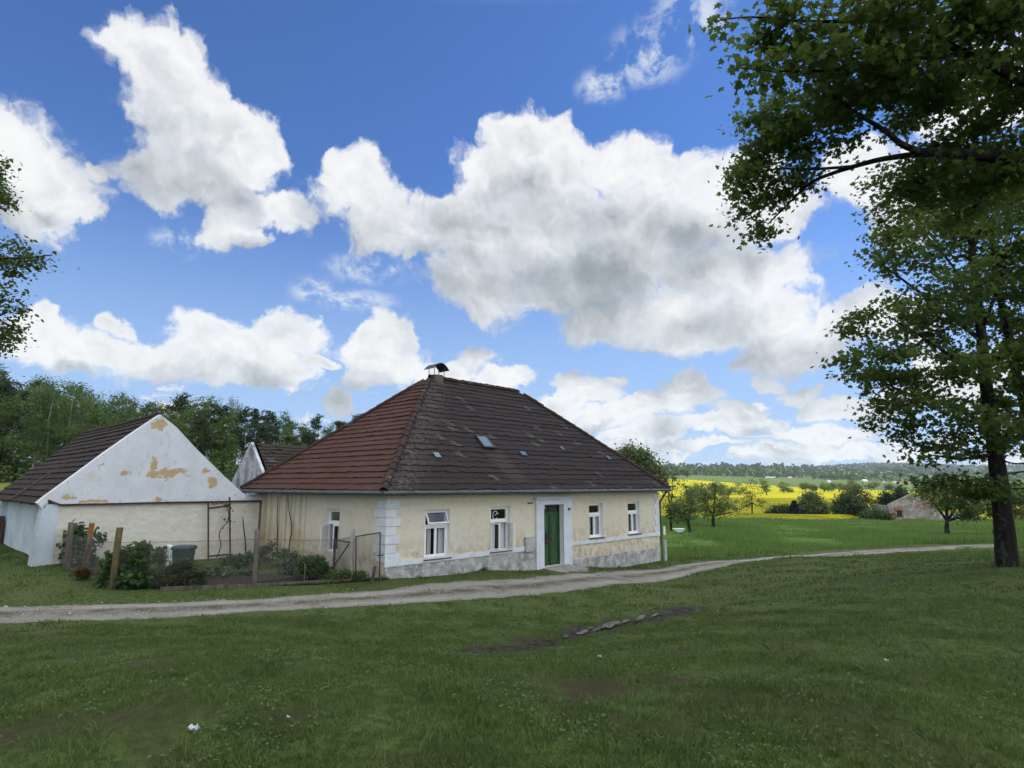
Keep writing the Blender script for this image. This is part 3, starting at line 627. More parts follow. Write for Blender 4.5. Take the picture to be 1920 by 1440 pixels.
mb = MB(); mb.tube([(HL + .32, -.12, -1.1), (HL + .32, -.12, .12)], .085, 10); mb.build('drain_pipe', M('pale_pipe', (.45, .50, .48), .7, ((5, (.36, .40, .38), .45, .6, 3),)), house)

def window(name, w, h, loc, rot, parent, tilt_top=0.0, open_l=0.0, open_r=0.0, curtain=((0, .42), (.62, 1)), sill=True, sill_mat=None, bl=.13, br=.055):
    """frame is the part; sashes, panes, curtain and sill are its sub-parts. local x along the wall, y inwards, z up, origin at the lower outer corner of the frame"""
    fr = MB(); b = .055; tr_z = h * .66
    for a, c in (((0, 0, 0), (bl, .09, h)), ((w - br, 0, 0), (w, .09, h)), ((bl, 0, 0), (w - br, .09, b)), ((bl, 0, h - b), (w - br, .09, h)), ((bl, -.015, tr_z - .045), (w - br, .09, tr_z + .045))): fr.box(a, c)
    xm = (bl + w - br) / 2
    F_ = fr.build(name, m_paint, parent); F_.location = loc; F_.rotation_euler = (0, 0, rot)
    def sash(x0, x1, z0, z1, hinge=None, ang=0.0, tilt=0.0):
        s = MB(); g = MB(); q = .048
        W_, H_ = x1 - x0, z1 - z0
        for a, c in (((0, .008, 0), (q, .05, H_)), ((W_ - q, .008, 0), (W_, .05, H_)), ((q, .008, 0), (W_ - q, .05, q)), ((q, .008, H_ - q), (W_ - q, .05, H_))): s.box(a, c)
        g.quad((q, .027, q), (W_ - q, .027, q), (W_ - q, .027, H_ - q), (q, .027, H_ - q))
        so_ = s.build('casement', m_paint, F_); go = g.build('pane', m_glass, F_)
        for o in (so_, go):
            if hinge == 'R':
                for v in o.data.vertices: v.co.x -= W_
                o.location = (x1, 0, z0); o.rotation_euler = (0, 0, -(-ang))
            elif tilt:
                for v in o.data.vertices: v.co.z -= H_
                o.location = (x0, 0, z1); o.rotation_euler = (-tilt, 0, 0)
            else:
                o.location = (x0, 0, z0); o.rotation_euler = (0, 0, -ang)
    sash(bl, w - br, tr_z + .045, h - b, tilt=tilt_top)
    sash(bl, xm - .002, b, tr_z - .045, 'L', open_l); sash(xm + .002, w - br, b, tr_z - .045, 'R', open_r)
    for (a, c) in curtain:
        cm = MB(); xs = np.linspace(a * w, c * w, 14); yy = .16 + .018 * np.sin(np.arange(14) * 2.1)
        for i in range(13): cm.quad((xs[i], yy[i], b), (xs[i+1], yy[i+1], b), (xs[i+1], yy[i+1], tr_z), (xs[i], yy[i], tr_z))
        cm.build('curtain', m_curtain, F_)
    if sill:
        s = MB(); s.prism([(-.06, -.22, -.065), (w + .06, -.22, -.065), (w + .06, 0, -.03), (-.06, 0, -.03)], (0, 0, .03)); s.build('sill', sill_mat or m_sill, F_)
    return F_
m_sill_d = M('dark_sill', (.06, .05, .055), .6)
window('window', 1.11, 1.62, (1.58, .13, .51), 0, house, tilt_top=R(24), curtain=((.30, .46), (.74, 1)))
window('window', 1.09, 1.64, (4.71, .13, .51), 0, house, open_l=R(84), open_r=R(88), curtain=((0, .5), (.7, 1)))
window('window', 1.05, 1.52, (11.0, .13, .62), 0, house, curtain=((.26, .46), (.60, 1)), sill_mat=m_sill_d)
window('window', 1.06, 1.54, (14.19, .13, .61), 0, house, curtain=((.28, .5), (.62, 1)), sill_mat=m_sill_d)
window('window', .94, 1.50, (.13, 3.80, .62), -math.pi / 2, house, open_l=R(86), open_r=R(14), curtain=((.4, .6), (.7, 1)), sill=False, bl=.055, br=.12)
# a white ring ornament hangs in the second window
mb = MB(); th = np.linspace(.5, 5.6, 18); mb.tube([(4.74 + .37 + .13 * math.cos(t), .135, 1.83 + .15 * math.sin(t)) for t in th], .013, 6); mb.tube([(5.08, .135, 1.82), (5.28, .135, 1.90)], .012, 6)
mb.build('window_ornament', m_paint, house)
# door with its surround
mb = MB()
for a, c in ((7.30, 7.78), (9.08, 9.64)):
    mb.box((a, -.07, -1.5), (c, 0, 2.16)); mb.box((a - .03, -.10, 2.00), (c + .03, -.071, 2.06)); mb.box((a - .02, -.09, 2.09), (c + .02, -.071, 2.14))
mb.box((7.27, -.08, 2.163), (9.67, 0, 2.36)); mb.box((7.24, -.13, 2.363), (9.70, 0, 2.43)); mb.box((7.21, -.17, 2.433), (9.73, 0, 2.475))
mb.build('door_surround', M('door_limewash', (.60, .64, .71), .9, ((2.5, (.53, .565, .62), .45, .66, 5), (7, (.40, .40, .38), .63, .72, 5)), (24, .35, .012), .1), house)
mb = MB(); mb.box((7.78, .17, 2.09), (9.08, .26, 2.15)); mb.box((7.78, .16, 1.76), (9.08, .26, 1.82)); mb.box((7.78, .17, -.4), (7.83, .26, 2.09)); mb.box((9.03, .17, -.4), (9.08, .26, 2.09)); mb.box((8.41, .18, 1.823), (8.45, .25, 2.087)); mb.build('door_frame', m_green, house)
mb = MB(); mb.quad((7.83, .215, 1.82), (9.03, .215, 1.82), (9.03, .215, 2.09), (7.83, .215, 2.09)); mb.build('transom_pane', m_glass, house)
mb = MB(); mb.box((7.75, .262, -.4), (9.1, .30, 2.15)); mb.build('door_backing', m_dark, house)
for k, (a, c) in enumerate(((7.832, 8.428), (8.432, 9.028))):
    mb = MB(); mb.box((a, .20, -.33), (c, .235, 1.755))
    x0, x1 = a + .09, c - .09
    for z0, z1 in ((-.22, .42), (.62, .72), (.86, 1.62)):
        mb.box((x0 - .025, .180, z0 - .025), (x1 + .025, .1995, z0)); mb.box((x0 - .025, .180, z1), (x1 + .025, .1995, z1 + .025))
        mb.box((x0 - .025, .180, z0), (x0, .1995, z1)); mb.box((x1, .180, z0), (x1 + .025, .1995, z1))
        if z1 - z0 > .2: mb.box((x0 + .05, .186, z0 + .05), (x1 - .05, .1995, z1 - .05))
    if k: mb.box((a - .03, .165, -.33), (a + .03, .1995, 1.75)); mb.box((a - .02, .150, 1.55), (a + .02, .1645, 1.74)); mb.box((a - .022, .150, -.3), (a + .022, .1645, -.1))
    d_ = mb.build('door_leaf', m_green, house)
    if k:
        hm = MB(); hm.box((8.47, .150, .60), (8.51, .1995, .80)); hm.tube([(8.49, .15, .72), (8.49, .11, .72), (8.57, .105, .71)], .012, 6); hm.build('door_handle', m_dkmetal, d_)
mb = MB(); mb.box((9.37, -.092, 1.885), (9.53, -.071, 2.0)); pl_ = mb.build('house_number', m_black, house)
fc = bpy.data.curves.new('digit', 'FONT'); fc.body = '4'; fc.size = .12; fc.extrude = .002; fc.align_x = 'CENTER'; fc.align_y = 'CENTER'
fo = bpy.data.objects.new('digit_curve', fc); COL.objects.link(fo); bpy.context.view_layer.update()
dme = bpy.data.meshes.new_from_object(fo.evaluated_get(bpy.context.evaluated_depsgraph_get())); bpy.data.objects.remove(fo)
dme.materials.clear(); dme.materials.append(m_paint); fo = link('digit', dme, pl_); fo.location = (9.45, -.096, 1.942); fo.rotation_euler = (math.pi / 2, 0, 0)
mb = MB(); mb.box((6.62, -.11, .35), (7.03, -.021, .90)); mb.box((6.60, -.125, .895), (7.05, -.021, .915)); mb.box((6.66, -.118, .40), (6.99, -.1105, .86)); mb.build('meter_box', M('grey_enamel', (.40, .42, .43), .5, ((6, (.33, .35, .36), .45, .65, 3),)), house)
mb = MB(); mb.box((6.83, -.012, 2.22), (6.95, 0, 2.275)); mb.box((6.99, -.012, 2.225), (7.13, 0, 2.28)); mb.build('wall_vent', m_dark, house)
# chimney with its arched cowl
CX, CY = 5.95, HW / 2
mb = MB(); th = np.linspace(0, 2 * np.pi, 20, endpoint=False)
for (z0, z1, r0, r1) in ((ZR - .35, ZR + .16, .36, .36),): r0 = r1 = .32; mb.lathe([(r0, z0), (r1, z1 - .04), (r1 * .93, z1), (.2, z1)], 18, (CX, CY, 0))
ch = mb.build('chimney', M('sooty_render', (.15, .11, .095), .95, ((4, (.08, .065, .06), .42, .62, 4),), (20, .5, .02)), house)
for dx, dy in ((-.29, -.2), (.29, -.2), (-.29, .2), (.29, .2)):
    mb = MB(); mb.tube([(CX + dx, CY + dy, ZR + .1), (CX + dx, CY + dy, ZR + .55)], .016, 6); mb.build('cowl_post', m_zinc, ch)
mb = MB(); aa = np.linspace(-.47, .47, 13); zz_ = ZR + .70 - 1.35 * aa ** 2
for i in range(12):
    for y0, y1, sg in ((CY - .36, CY + .36, 0),):
        mb.prism([(CX + aa[i], y0, zz_[i]), (CX + aa[i+1], y0, zz_[i+1]), (CX + aa[i+1], y1, zz_[i+1]), (CX + aa[i], y1, zz_[i])], (0, 0, .012))
mb.build('cowl', M('violet_sheet_metal', (.06, .055, .075), .45, (), None, .4, .5), ch)
# skylight and four glass tiles on the front slope
sl_dir = np.array([0, HW / 2 + OV, ZR - ZE]); sl_len = np.linalg.norm(sl_dir); sl_dir /= sl_len; sl_n = np.cross((1, 0, 0), sl_dir)
def on_roof(t, s): f = (s + OV) / (HW / 2 + OV); return np.array([t, s, ZE + f * (ZR - ZE)])
def slab(mb, t, s, w, l, z0, z1):
    p = on_roof(t, s); q = [p + (dx, 0, 0) + sl_dir * dl + sl_n * z0 for dx, dl in ((-w/2, -l/2), (w/2, -l/2), (w/2, l/2), (-w/2, l/2))]; mb.prism(q, sl_n * (z1 - z0))
mb = MB(); slab(mb, 5.86, 1.28, .66, .06, .05, .15); slab(mb, 5.86, 1.84, .66, .06, .05, .13)
for dx in (-.31, .31): slab(mb, 5.86 + dx, 1.56, .05, .70, .05, .13)
sk = mb.build('skylight', m_dkmetal, house)
mb = MB(); slab(mb, 5.86, 1.56, .57, .70, .09, .105); mb.build('pane', m_skyglass, sk)
for t_, s_, w_ in ((2.73, .86, .27), (7.78, 1.13, .33), (10.97, 1.53, .20), (14.27, 1.15, .24)):
    mb = MB(); slab(mb, t_, s_, w_, .27, .05, .075); mb.build('glass_tile', m_skyglass, house)

# things fixed to or lying by the house
mb = MB(); mb.box((0, -.16, 0), (.40, 0, .40)); mb.box((-.02, -.175, .401), (.42, 0, .43)); mb.box((.06, -.166, .31), (.34, -.1605, .34)); mb.box((.05, -.12, -.03), (.35, -.02, -.002))
bx_ = tag(mb.build('mailbox', M('dark_brown_box', (.022, .014, .014), .6, ((6, (.04, .025, .02), .5, .65, 3),))), 'dark brown mailbox hung on the left leaf of the green door', 'mailbox')
bx_.location = HP(7.83, .165, -2.43); bx_.rotation_euler = (0, 0, ROTZ)
mb = MB(); mb.prism([(7.62, -.09, 0), (9.35, -.09, 0), (9.55, -1.0, -.10), (7.75, -1.0, -.10)], (0, 0, -.35)); sb = tag(mb.build('doorstep', m_concrete), 'low concrete slab in the grass before the green door', 'doorstep'); sb.location = HP(0, 0, -3.37); sb.rotation_euler = (0, 0, ROTZ)

# ------------------------------------------------------------------ barn with the peeling gable
barn = tag(empty('barn', HP(-4, B_S, ZB), ROTZ), 'white barn with a peeling gable and sagging dark tile roof behind the fenced garden', 'barn')
def bp(u, v): t, z = bt(u, v); return np.array([t + 4, 0, z])
ap = bp(300.8, 777); tipL = bp(69, 943); tipR = bp(463, 931); cL = bp(112, 946); cR = bp(487, 938.5)
outl = [tipL, bp(84, 931), bp(120, 905), bp(200, 846), bp(250, 811), ap, bp(330, 800), bp(370, 843), bp(420, 892), tipR, bp(456, 938.2), bp(300, 943), cL + (0, 0, .02), bp(104, 946), bp(92, 939), bp(88, 947), bp(80.5, 957), bp(75, 948.5)]
mb = MB(); mb.prism(outl, (0, .4, 0)); mb.build('gable', m_gable, barn)
foot = -1.3
mb = MB(); mb.prism([(cL[0] - .0, .03, foot), (cR[0] + .02, .03, foot), (cR[0] + .02, .03, cR[2] - .05), (cL[0], .03, cL[2] - .03)], (0, .4, 0)); mb.build('wall', m_oldcream, barn)
mb = MB(); pb = bp(80.5, 955)
mb.prism([(cL[0] - .001, .0, foot), (cL[0] - .001, .0, cL[2] + .02), (pb[0], .0, cL[2] + .02), (pb[0] - .10, .0, cL[2] - 1.0), (pb[0] - .22, .0, foot)], (0, .55, 0))
BL = 11.4
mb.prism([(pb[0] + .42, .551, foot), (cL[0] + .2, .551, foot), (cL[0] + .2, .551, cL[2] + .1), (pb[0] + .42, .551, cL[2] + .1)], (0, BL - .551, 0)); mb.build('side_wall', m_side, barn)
mb = MB()
for a, b in ((cL + (-.0, 0, 0), cR),):
    n_ = 30; xs = np.linspace(a[0], b[0], n_); zs_ = np.linspace(a[2], b[2], n_) + .012 * fbm(np.linspace(0, 9, n_), np.zeros(n_), 1, 51, 3)
    for i in range(n_ - 1): mb.prism([(xs[i], -.10, zs_[i] - .035), (xs[i+1], -.10, zs_[i+1] - .035), (xs[i+1], -.10, zs_[i+1] + .02), (xs[i], -.10, zs_[i] + .02)], (0, .12, 0))
a = bp(90, 938); mb.prism([(a[0], -.06, a[2] - .02), (cL[0], -.10, cL[2] - .035), (cL[0], -.10, cL[2] + .02), (a[0], -.06, a[2] + .03)], (0, .08, 0))
mb.build('cornice', M('brown_tiles_edge', (.055, .028, .025), .8), barn)
dn = np.array([0, BL, 0])
mb = MB(); eL = tipL + (.05, .36, -.05); rdg = ap + (0, .36, -.04); course_roof(mb, eL + dn, eL, rdg, rdg + dn, 15, lift=.06, period=.35, amp=.012, seed=11, tw=.35); mb.build('roof_slope', m_tile_b, barn)
mb = MB(); eR = tipR + (-.02, .36, -.04); course_roof(mb, eR, eR + dn, rdg + dn, rdg, 15, lift=.06, period=.35, seed=12, tw=.35); mb.build('roof_slope', m_tile_b, barn)
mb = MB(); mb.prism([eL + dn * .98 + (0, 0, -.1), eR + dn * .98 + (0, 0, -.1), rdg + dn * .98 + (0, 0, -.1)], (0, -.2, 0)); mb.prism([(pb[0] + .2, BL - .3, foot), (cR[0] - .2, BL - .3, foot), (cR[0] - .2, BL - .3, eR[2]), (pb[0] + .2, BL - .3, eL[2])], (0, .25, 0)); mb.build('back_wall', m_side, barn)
mb = MB(); mb.tube([rdg + dn * f + (0, 0, .05 - .05 * math.sin(f * 3.1)) for f in np.linspace(0, 1, 9)], .11, 8); mb.build('ridge_cap', m_ridge, barn)
mb = MB(); q_ = eL + dn * .45; mb.prism([q_ + (-.05, -.12, .02), q_ + (-.05, .10, .02), q_ + (2.6, .10, 2.36), q_ + (2.6, -.12, 2.36)], (-.05, 0, .07)); mb.build('verge_board', M('red_brown_board', (.085, .045, .04), .85), barn)
mb = MB(); p_ = bp(463, 931); mb.box((p_[0] - .25, .05, cR[2] - .02), (4.0 + .1, .5, cR[2] + .22)); mb.box((p_[0] - .1, .0, cR[2] + .225), (4.0 + .12, .5, cR[2] + .27)); mb.build('wall_coping', m_white, barn)

# small shed behind, gable to the left
shed = tag(empty('shed', HP(2.3, 14.2, ZB), ROTZ), 'small shed with a grey-stained white gable and mossy tiles between barn and farmhouse', 'shed')
mb = MB(); mb.prism([(0, 0, -1), (0, 4.3, -1), (0, 4.3, 2.95), (0, 1.95, 5.27), (0, -.1, 3.25), (0, 0, 3.1)], (.16, 0, 0)); mb.build('gable', m_stain, shed)
mb = MB(); course_roof(mb, (.3, -.35, 2.85), (9, -.35, 2.85), (9, 1.95, 5.2), (.3, 1.95, 5.2), 13, lift=.05, seed=21, jit=.03); course_roof(mb, (9, 4.5, 2.7), (.3, 4.5, 2.7), (.3, 1.95, 5.2), (9, 1.95, 5.2), 13, seed=22); mb.build('roof', m_tile_s, shed)
mb = MB(); mb.box((.161, .1, -1), (8.8, 4.2, 2.8)); mb.build('wall', m_stain, shed)

# ------------------------------------------------------------------ vegetation builders
SH = {'oval': np.array([[0,0],[.26,.25],[.30,.55],[0,1],[-.30,.55],[-.26,.25]]),
      'maple': np.array([[0,0],[.16,.10],[.50,.08],[.36,.34],[.56,.56],[.22,.58],[0,1],[-.22,.58],[-.56,.56],[-.36,.34],[-.50,.08],[-.16,.10]]),
      'clump': np.array([[-.1,0],[.45,.12],[.52,.6],[.1,.95],[-.42,.72],[-.5,.25]]),
      'heart': np.array([[0,0],[.36,-.08],[.48,.3],[.30,.7],[0,1],[-.30,.7],[-.48,.3],[-.36,-.08]]),
      'blade': np.array([[-.035,0],[.035,0],[.02,.6],[0,1]]), 'needle': np.array([[-.12,0],[.12,0],[.30,.5],[.0,1],[-.30,.5]])}
def leaf_mesh(name, P, size, shape, mat, tilt=.5, up=None, fold=.18, droop=0.0):
    """P (n,3) leaf positions; normals lean around +z by tilt (0 flat .. 2 random)"""
    n = len(P); base = SH[shape]; k = len(base)
    N = rng.normal(0, tilt, (n, 3)); N[:, 2] += 1 if up is None else up; N /= np.linalg.norm(N, axis=1)[:, None]
    a = rng.uniform(0, 2 * np.pi, n); T = np.stack([np.cos(a), np.sin(a), np.full(n, -droop)], -1)
    T -= (T * N).sum(1)[:, None] * N; T /= np.linalg.norm(T, axis=1)[:, None] + 1e-9; Bn = np.cross(N, T)
    s = size * rng.uniform(.55, 1.3, n)
    V = P[:, None] + s[:, None, None] * (base[None, :, 0:1] * Bn[:, None] + base[None, :, 1:2] * T[:, None] - (fold * np.abs(base[None, :, 0:1]) + .12 * base[None, :, 1:2] ** 2) * N[:, None] * np.ones((1, k, 1)))
    F = np.arange(n * k).reshape(n, k)
    return fast_mesh(name, V.reshape(-1, 3), F, mat)
def fast_mesh(name, V, F, mat, smooth=False):
    me = bpy.data.meshes.new(name); n, k = F.shape
    me.vertices.add(len(V)); me.vertices.foreach_set('co', np.asarray(V, np.float32).ravel())
    me.loops.add(n * k); me.loops.foreach_set('vertex_index', F.astype(np.int32).ravel())
    me.polygons.add(n); me.polygons.foreach_set('loop_start', (np.arange(n) * k).astype(np.int32)); me.polygons.foreach_set('loop_total', np.full(n, k, np.int32))
    me.polygons.foreach_set('use_smooth', np.full(n, smooth)); me.update(calc_edges=True)
    for m in (mat if isinstance(mat, (list, tuple)) else [mat]): me.materials.append(m)
    return me
class Tree:
    def __init__(s, origin): s.o = np.asarray(origin, float); s.mb = MB(); s.P = []; s.Rd = []
    def limb(s, pts, r0, r1, n=7):
        pts = np.asarray(pts, float); m = max(4, int(len(pts) * 3)); t = np.linspace(0, 1, len(pts)); tt = np.linspace(0, 1, m)
        q = np.stack([np.interp(tt, t, pts[:, i]) for i in range(3)], -1); q[1:-1] = (q[:-2] + 2 * q[1:-1] + q[2:]) / 4
        r = r0 + (r1 - r0) * tt; s.mb.tube(q - s.o, r, n); s.P += list(q); s.Rd += list(r)
    def grow(s, C, per, spread, flat=.55, rk=.010, n=4, rmax=.6, along=.5):
        """one branch to every cluster point, nearest first; returns leaf positions"""
        P = np.array(s.P); Rd = np.array(s.Rd); C = np.asarray(C, float)
        d0 = np.array([np.min(np.linalg.norm(P - c, axis=1)) for c in C]); leaves = []
        for c in C[np.argsort(d0)]:
            dv = P - c; dist = np.linalg.norm(dv, axis=1) + .7 * np.maximum(0, dv[:, 2]); i = int(np.argmin(dist)); p = P[i]; L = np.linalg.norm(c - p)
            mid = (p + c) / 2 + np.array([0, 0, .13 * L]) + rng.normal(0, .06 * L, 3); t = np.linspace(0, 1, 5)[:, None]
            q = (1 - t) ** 2 * p + 2 * t * (1 - t) * mid + t ** 2 * c; ra = min(Rd[i] * rmax, .004 + rk * L); r = np.linspace(ra, max(.004, ra * .35), 5)
            s.mb.tube(q - s.o, r, n, cap=False); P = np.vstack([P, q[1:]]); Rd = np.concatenate([Rd, r[1:]])
            m = int(per * rng.uniform(.6, 1.4)); na = int(m * along)
            g = rng.normal(0, 1, (m, 3)) * np.array([1, 1, flat]) * spread
            ctr = np.repeat(c[None], m, 0); tt = rng.uniform(.35, 1, na)[:, None]; ctr[:na] = (1 - tt) ** 2 * p + 2 * tt * (1 - tt) * mid + tt ** 2 * c; g[:na] *= .6
            leaves.append(ctr + g)
        return np.vstack(leaves) - s.o
def blob_pts(bl, total, shell=.75):
    """random points in a list of ellipsoids (cx,cy,cz,rx,ry,rz), more of them near the surface"""
    vol = np.array([b[3] * b[4] * b[5] for b in bl]) ** .7; k = rng.choice(len(bl), total, p=vol / vol.sum()); b = np.array(bl)[k]
    d = rng.normal(0, 1, (total, 3)); d /= np.linalg.norm(d, axis=1)[:, None]; r = rng.uniform(0, 1, total) ** (1 / 3); r = shell * np.maximum(r, .55) + (1 - shell) * r
    return b[:, :3] + d * r[:, None] * b[:, 3:]
def pb_(u, v, Y, ru, rv, rd): p = at(u, v, Y); k = Y / 1150; return (p[0], p[1], p[2], ru * k, rd, rv * k)
def thing_tree(name, T, leaves, mat_b, lsize, shape, lmat, label, cat='tree', group=None, tilt=.5, droop=.2, woody='trunk', leafy='crown', up=None):
    root = tag(empty(name, T.o), label, cat, group)
    T.mb.build(woody, mat_b, root, True)
    link(leafy, leaf_mesh(leafy, leaves, lsize, shape, lmat, tilt, up=up, droop=droop), root)
    return root
m_bark = M('dark_bark', (.024, .021, .020), .95, ((3, (.013, .012, .012), .42, .6, 5, (3, 3, .5)), (2.2, (.095, .092, .086), .53, .66, 5, (2, 2, .6)), (5, (.05, .058, .03), .58, .7, 3)), (18, .9, .03), .1)
m_birch = M('birch_bark', (.30, .295, .27), .8, ((3, (.06, .055, .05), .58, .66, 4, (1, 1, 2.5)), (1.2, (.32, .30, .27), .45, .65, 3)), None, .1)
m_pinebark = M('pine_bark', (.13, .075, .045), .95, ((3, (.06, .04, .03), .45, .62, 4),), None, .1)
l_maple = leaf_mat('maple_leaf', (.034, .066, .016), (.058, .098, .024), (.066, .098, .027), .47)
l_lime = leaf_mat('lime_leaf', (.035, .062, .016), (.060, .090, .024), None, .4)
l_apple = leaf_mat('apple_leaf', (.095, .150, .060), (.15, .205, .09), (.165, .20, .09), .45)
l_loose = leaf_mat('young_leaf', (.095, .10, .036), (.135, .125, .048), None, .35)
l_red = leaf_mat('purple_leaf', (.080, .060, .045), (.11, .10, .05), None, .3)
l_forest = leaf_mat('forest_leaf', (.055, .10, .030), (.088, .145, .042), (.11, .165, .045), .36)
l_birch = leaf_mat('birch_leaf', (.072, .122, .042), (.115, .172, .064), (.082, .13, .052), .38)
l_pine = leaf_mat('pine_needles', (.030, .052, .028), (.050, .078, .038), None, .1, .7)
l_far = leaf_mat('field_tree_leaf', (.115, .18, .045), (.155, .22, .06), None, .3)
l_shrub = leaf_mat('shrub_leaf', (.040, .074, .032), (.068, .108, .044), None, .25)
l_lilac = leaf_mat('broad_leaf', (.032, .068, .020), (.058, .105, .034), None, .3)
l_grey = leaf_mat('feathery_leaf', (.042, .058, .030), (.065, .078, .042), (.075, .07, .04), .25)
l_willow = leaf_mat('willow_leaf', (.10, .145, .062), (.15, .19, .09), None, .3)

# ------------------------------------------------------------------ the two maples on the right and the lime at the left edge
b_ = atz(1889, 1062, -2.32); Y_ = b_[1]
T = Tree(b_ - (0, 0, .1))
tr = [b_ - (0, 0, .25), b_ + (0, 0, .1), at(1884, 1000, Y_), at(1877, 930, Y_), at(1868, 860, Y_), at(1858, 790, Y_), at(1846, 700, Y_), at(1838, 604, Y_), at(1823, 472, Y_), at(1812, 380, Y_)]
rad = [.36, .285, .255, .235, .205, .18, .155, .125, .09, .05]
for i in range(len(tr) - 1):
    q = np.linspace(tr[i], tr[i+1], 4); T.P += list(q); T.Rd += list(np.linspace(rad[i], rad[i+1], 4))
T.mb.tube(np.array(tr) - T.o, rad, 14)
for pts, r0 in (([(1866,850,0),(1800,862,-.4),(1740,852,-.9)],.05),([(1860,800,0),(1780,760,.5),(1690,735,.9),(1610,690,1.2)],.07),([(1850,720,0),(1760,650,-.5),(1660,590,-.9)],.08),([(1842,640,0),(1740,560,.6),(1620,470,.9)],.08),([(1840,620,0),(1880,520,-.8),(1900,430,-1.2)],.07),
                ([(1872,895,0),(1800,902,-.6),(1720,905,-1.1)],.04),([(1874,915,0),(1830,922,.4),(1770,926,.8)],.03),([(1875,918,0),(1910,916,-.3),(1960,914,-.6)],.03),([(1873,890,0),(1920,884,.5),(1970,880,.8)],.03),([(1870,860,0),(1900,870,-.5),(1960,868,-1)],.03),([(1866,845,0),(1905,790,.6),(1960,740,1)],.06),([(1838,610,0),(1790,500,1),(1700,400,1.6)],.06),([(1846,700,0),(1900,640,-1),(1960,600,-1.5)],.06)):
    T.limb([at(u, v, Y_ + dy) for u, v, dy in pts], r0, .015)
bl = [pb_(*q) for q in ((1662,478,Y_,52,60,1.8),(1745,425,Y_,75,70,2.2),(1850,400,Y_,85,85,2.6),(1655,600,Y_,60,52,1.8),(1755,560,Y_,85,80,2.6),(1860,540,Y_+1,70,90,2.6),(1645,690,Y_,60,46,1.8),(1745,690,Y_,90,70,2.6),(1850,700,Y_+.5,70,80,2.4),(1680,775,Y_,55,40,1.8),(1768,800,Y_,75,45,2.2),(1850,820,Y_,50,45,2),(1735,848,Y_,45,18,1.2),(1770,903,Y_-.4,75,14,1),(1830,915,Y_-.2,50,16,1),(1950,450,Y_,90,120,2.5),(1970,700,Y_,80,130,2.5))]
lv = T.grow(blob_pts(bl, 520), 50, .31, .42, rk=.008)
thing_tree('maple_tree', T, lv, m_bark, .140, 'maple', l_maple, 'tall leafy maple with a thick straight trunk in the mown grass on the right', tilt=.8, droop=.6)

c_ = at(1968, 1050, Y_ + 1.6); c_[2] = Hs(c_[0], c_[1]); T = Tree(c_ - (0, 0, .1)); Y2 = Y_ + 1.6
tr = [c_ - (0, 0, .2), at(1952, 900, Y2), at(1932, 800, Y2), at(1916, 735, Y2), at(1905, 697, Y2), at(1890, 622, Y2), at(1868, 529, Y2), at(1862, 454, Y2), at(1846, 382, Y2), at(1842, 330, Y2)]
rad = [.26, .2, .17, .155, .14, .12, .09, .06, .045, .03]
for i in range(len(tr) - 1):
    q = np.linspace(tr[i], tr[i+1], 4); T.P += list(q); T.Rd += list(np.linspace(rad[i], rad[i+1], 4))
T.mb.tube(np.array(tr) - T.o, rad, 10)
bl = [pb_(*q) for q in ((1890,560,Y2,45,60,1.5),(1905,640,Y2,50,50,1.5),(1960,560,Y2,80,120,2),(1900,790,Y2,25,40,1.2),(1980,800,Y2,60,60,2),(1900,840,Y2,30,16,1),(1880,350,Y2,50,40,1.5))]
thing_tree('maple_tree', T, T.grow(blob_pts(bl, 130), 45, .3, .34), m_bark, .135, 'maple', l_maple, 'slender leaning maple stem behind the thick trunk at the right picture edge', tilt=.8, droop=.6)

# near maple: trunk beyond the right edge, one long limb reaching across the upper right
c_ = np.array([14.2, 9.2, 0]); c_[2] = Hs(c_[0], c_[1]); T = Tree(c_ - (0, 0, .1))
tr = [c_ - (0, 0, .2), c_ + (0, 0, .4), c_ + (-.1, 0, 2.5), c_ + (-.1, .1, 4.6), c_ + (.1, 0, 7), c_ + (0, -.2, 9.5), c_ + (.2, -.3, 12)]; rad = [.5, .4, .34, .30, .24, .16, .07]
for i in range(len(tr) - 1):
    q = np.linspace(tr[i], tr[i+1], 5); T.P += list(q); T.Rd += list(np.linspace(rad[i], rad[i+1], 5))
T.mb.tube(np.array(tr) - T.o, rad, 12)
T.limb([c_ + (-.1, .1, 4.4), at(2150, 350, 9.4), at(1990, 318, 9.4), at(1920, 302, 9.4), at(1850, 290, 9.4), at(1790, 289, 9.4), at(1730, 286, 9.4)], .17, .075, 9)
T.limb([at(1735, 287, 9.4), at(1690, 272, 9.3), at(1660, 245, 9.2), at(1605, 212, 9.1), at(1560, 180, 9.0)], .062, .02)
T.limb([at(1735, 287, 9.4), at(1650, 298, 9.7), at(1580, 318, 10), at(1520, 340, 10.3), at(1488, 372, 10.6), at(1440, 420, 10.8)], .055, .012)
T.limb([at(1600, 312, 9.9), at(1520, 318, 10), at(1450, 315, 10.3), at(1400, 335, 10.6)], .03, .01)
T.limb([at(1900, 300, 9.4), at(1860, 350, 9.6), at(1825, 390, 9.8)], .05, .03)
T.limb([c_ + (0, 0, 6.5), at(2050, 190, 8.8), at(1920, 152, 8.8), at(1800, 97, 8.7), at(1700, 35, 8.6), at(1600, 40, 8.5)], .12, .02)
T.limb([at(1810, 100, 8.7), at(1720, 110, 8.6), at(1600, 130, 8.5), at(1480, 135, 8.4), at(1390, 128, 8.3)], .045, .008)
T.limb([at(1640, 40, 8.5), at(1500, 40, 8.4), at(1400, 30, 8.3), at(1325, 42, 8.2)], .03, .006)
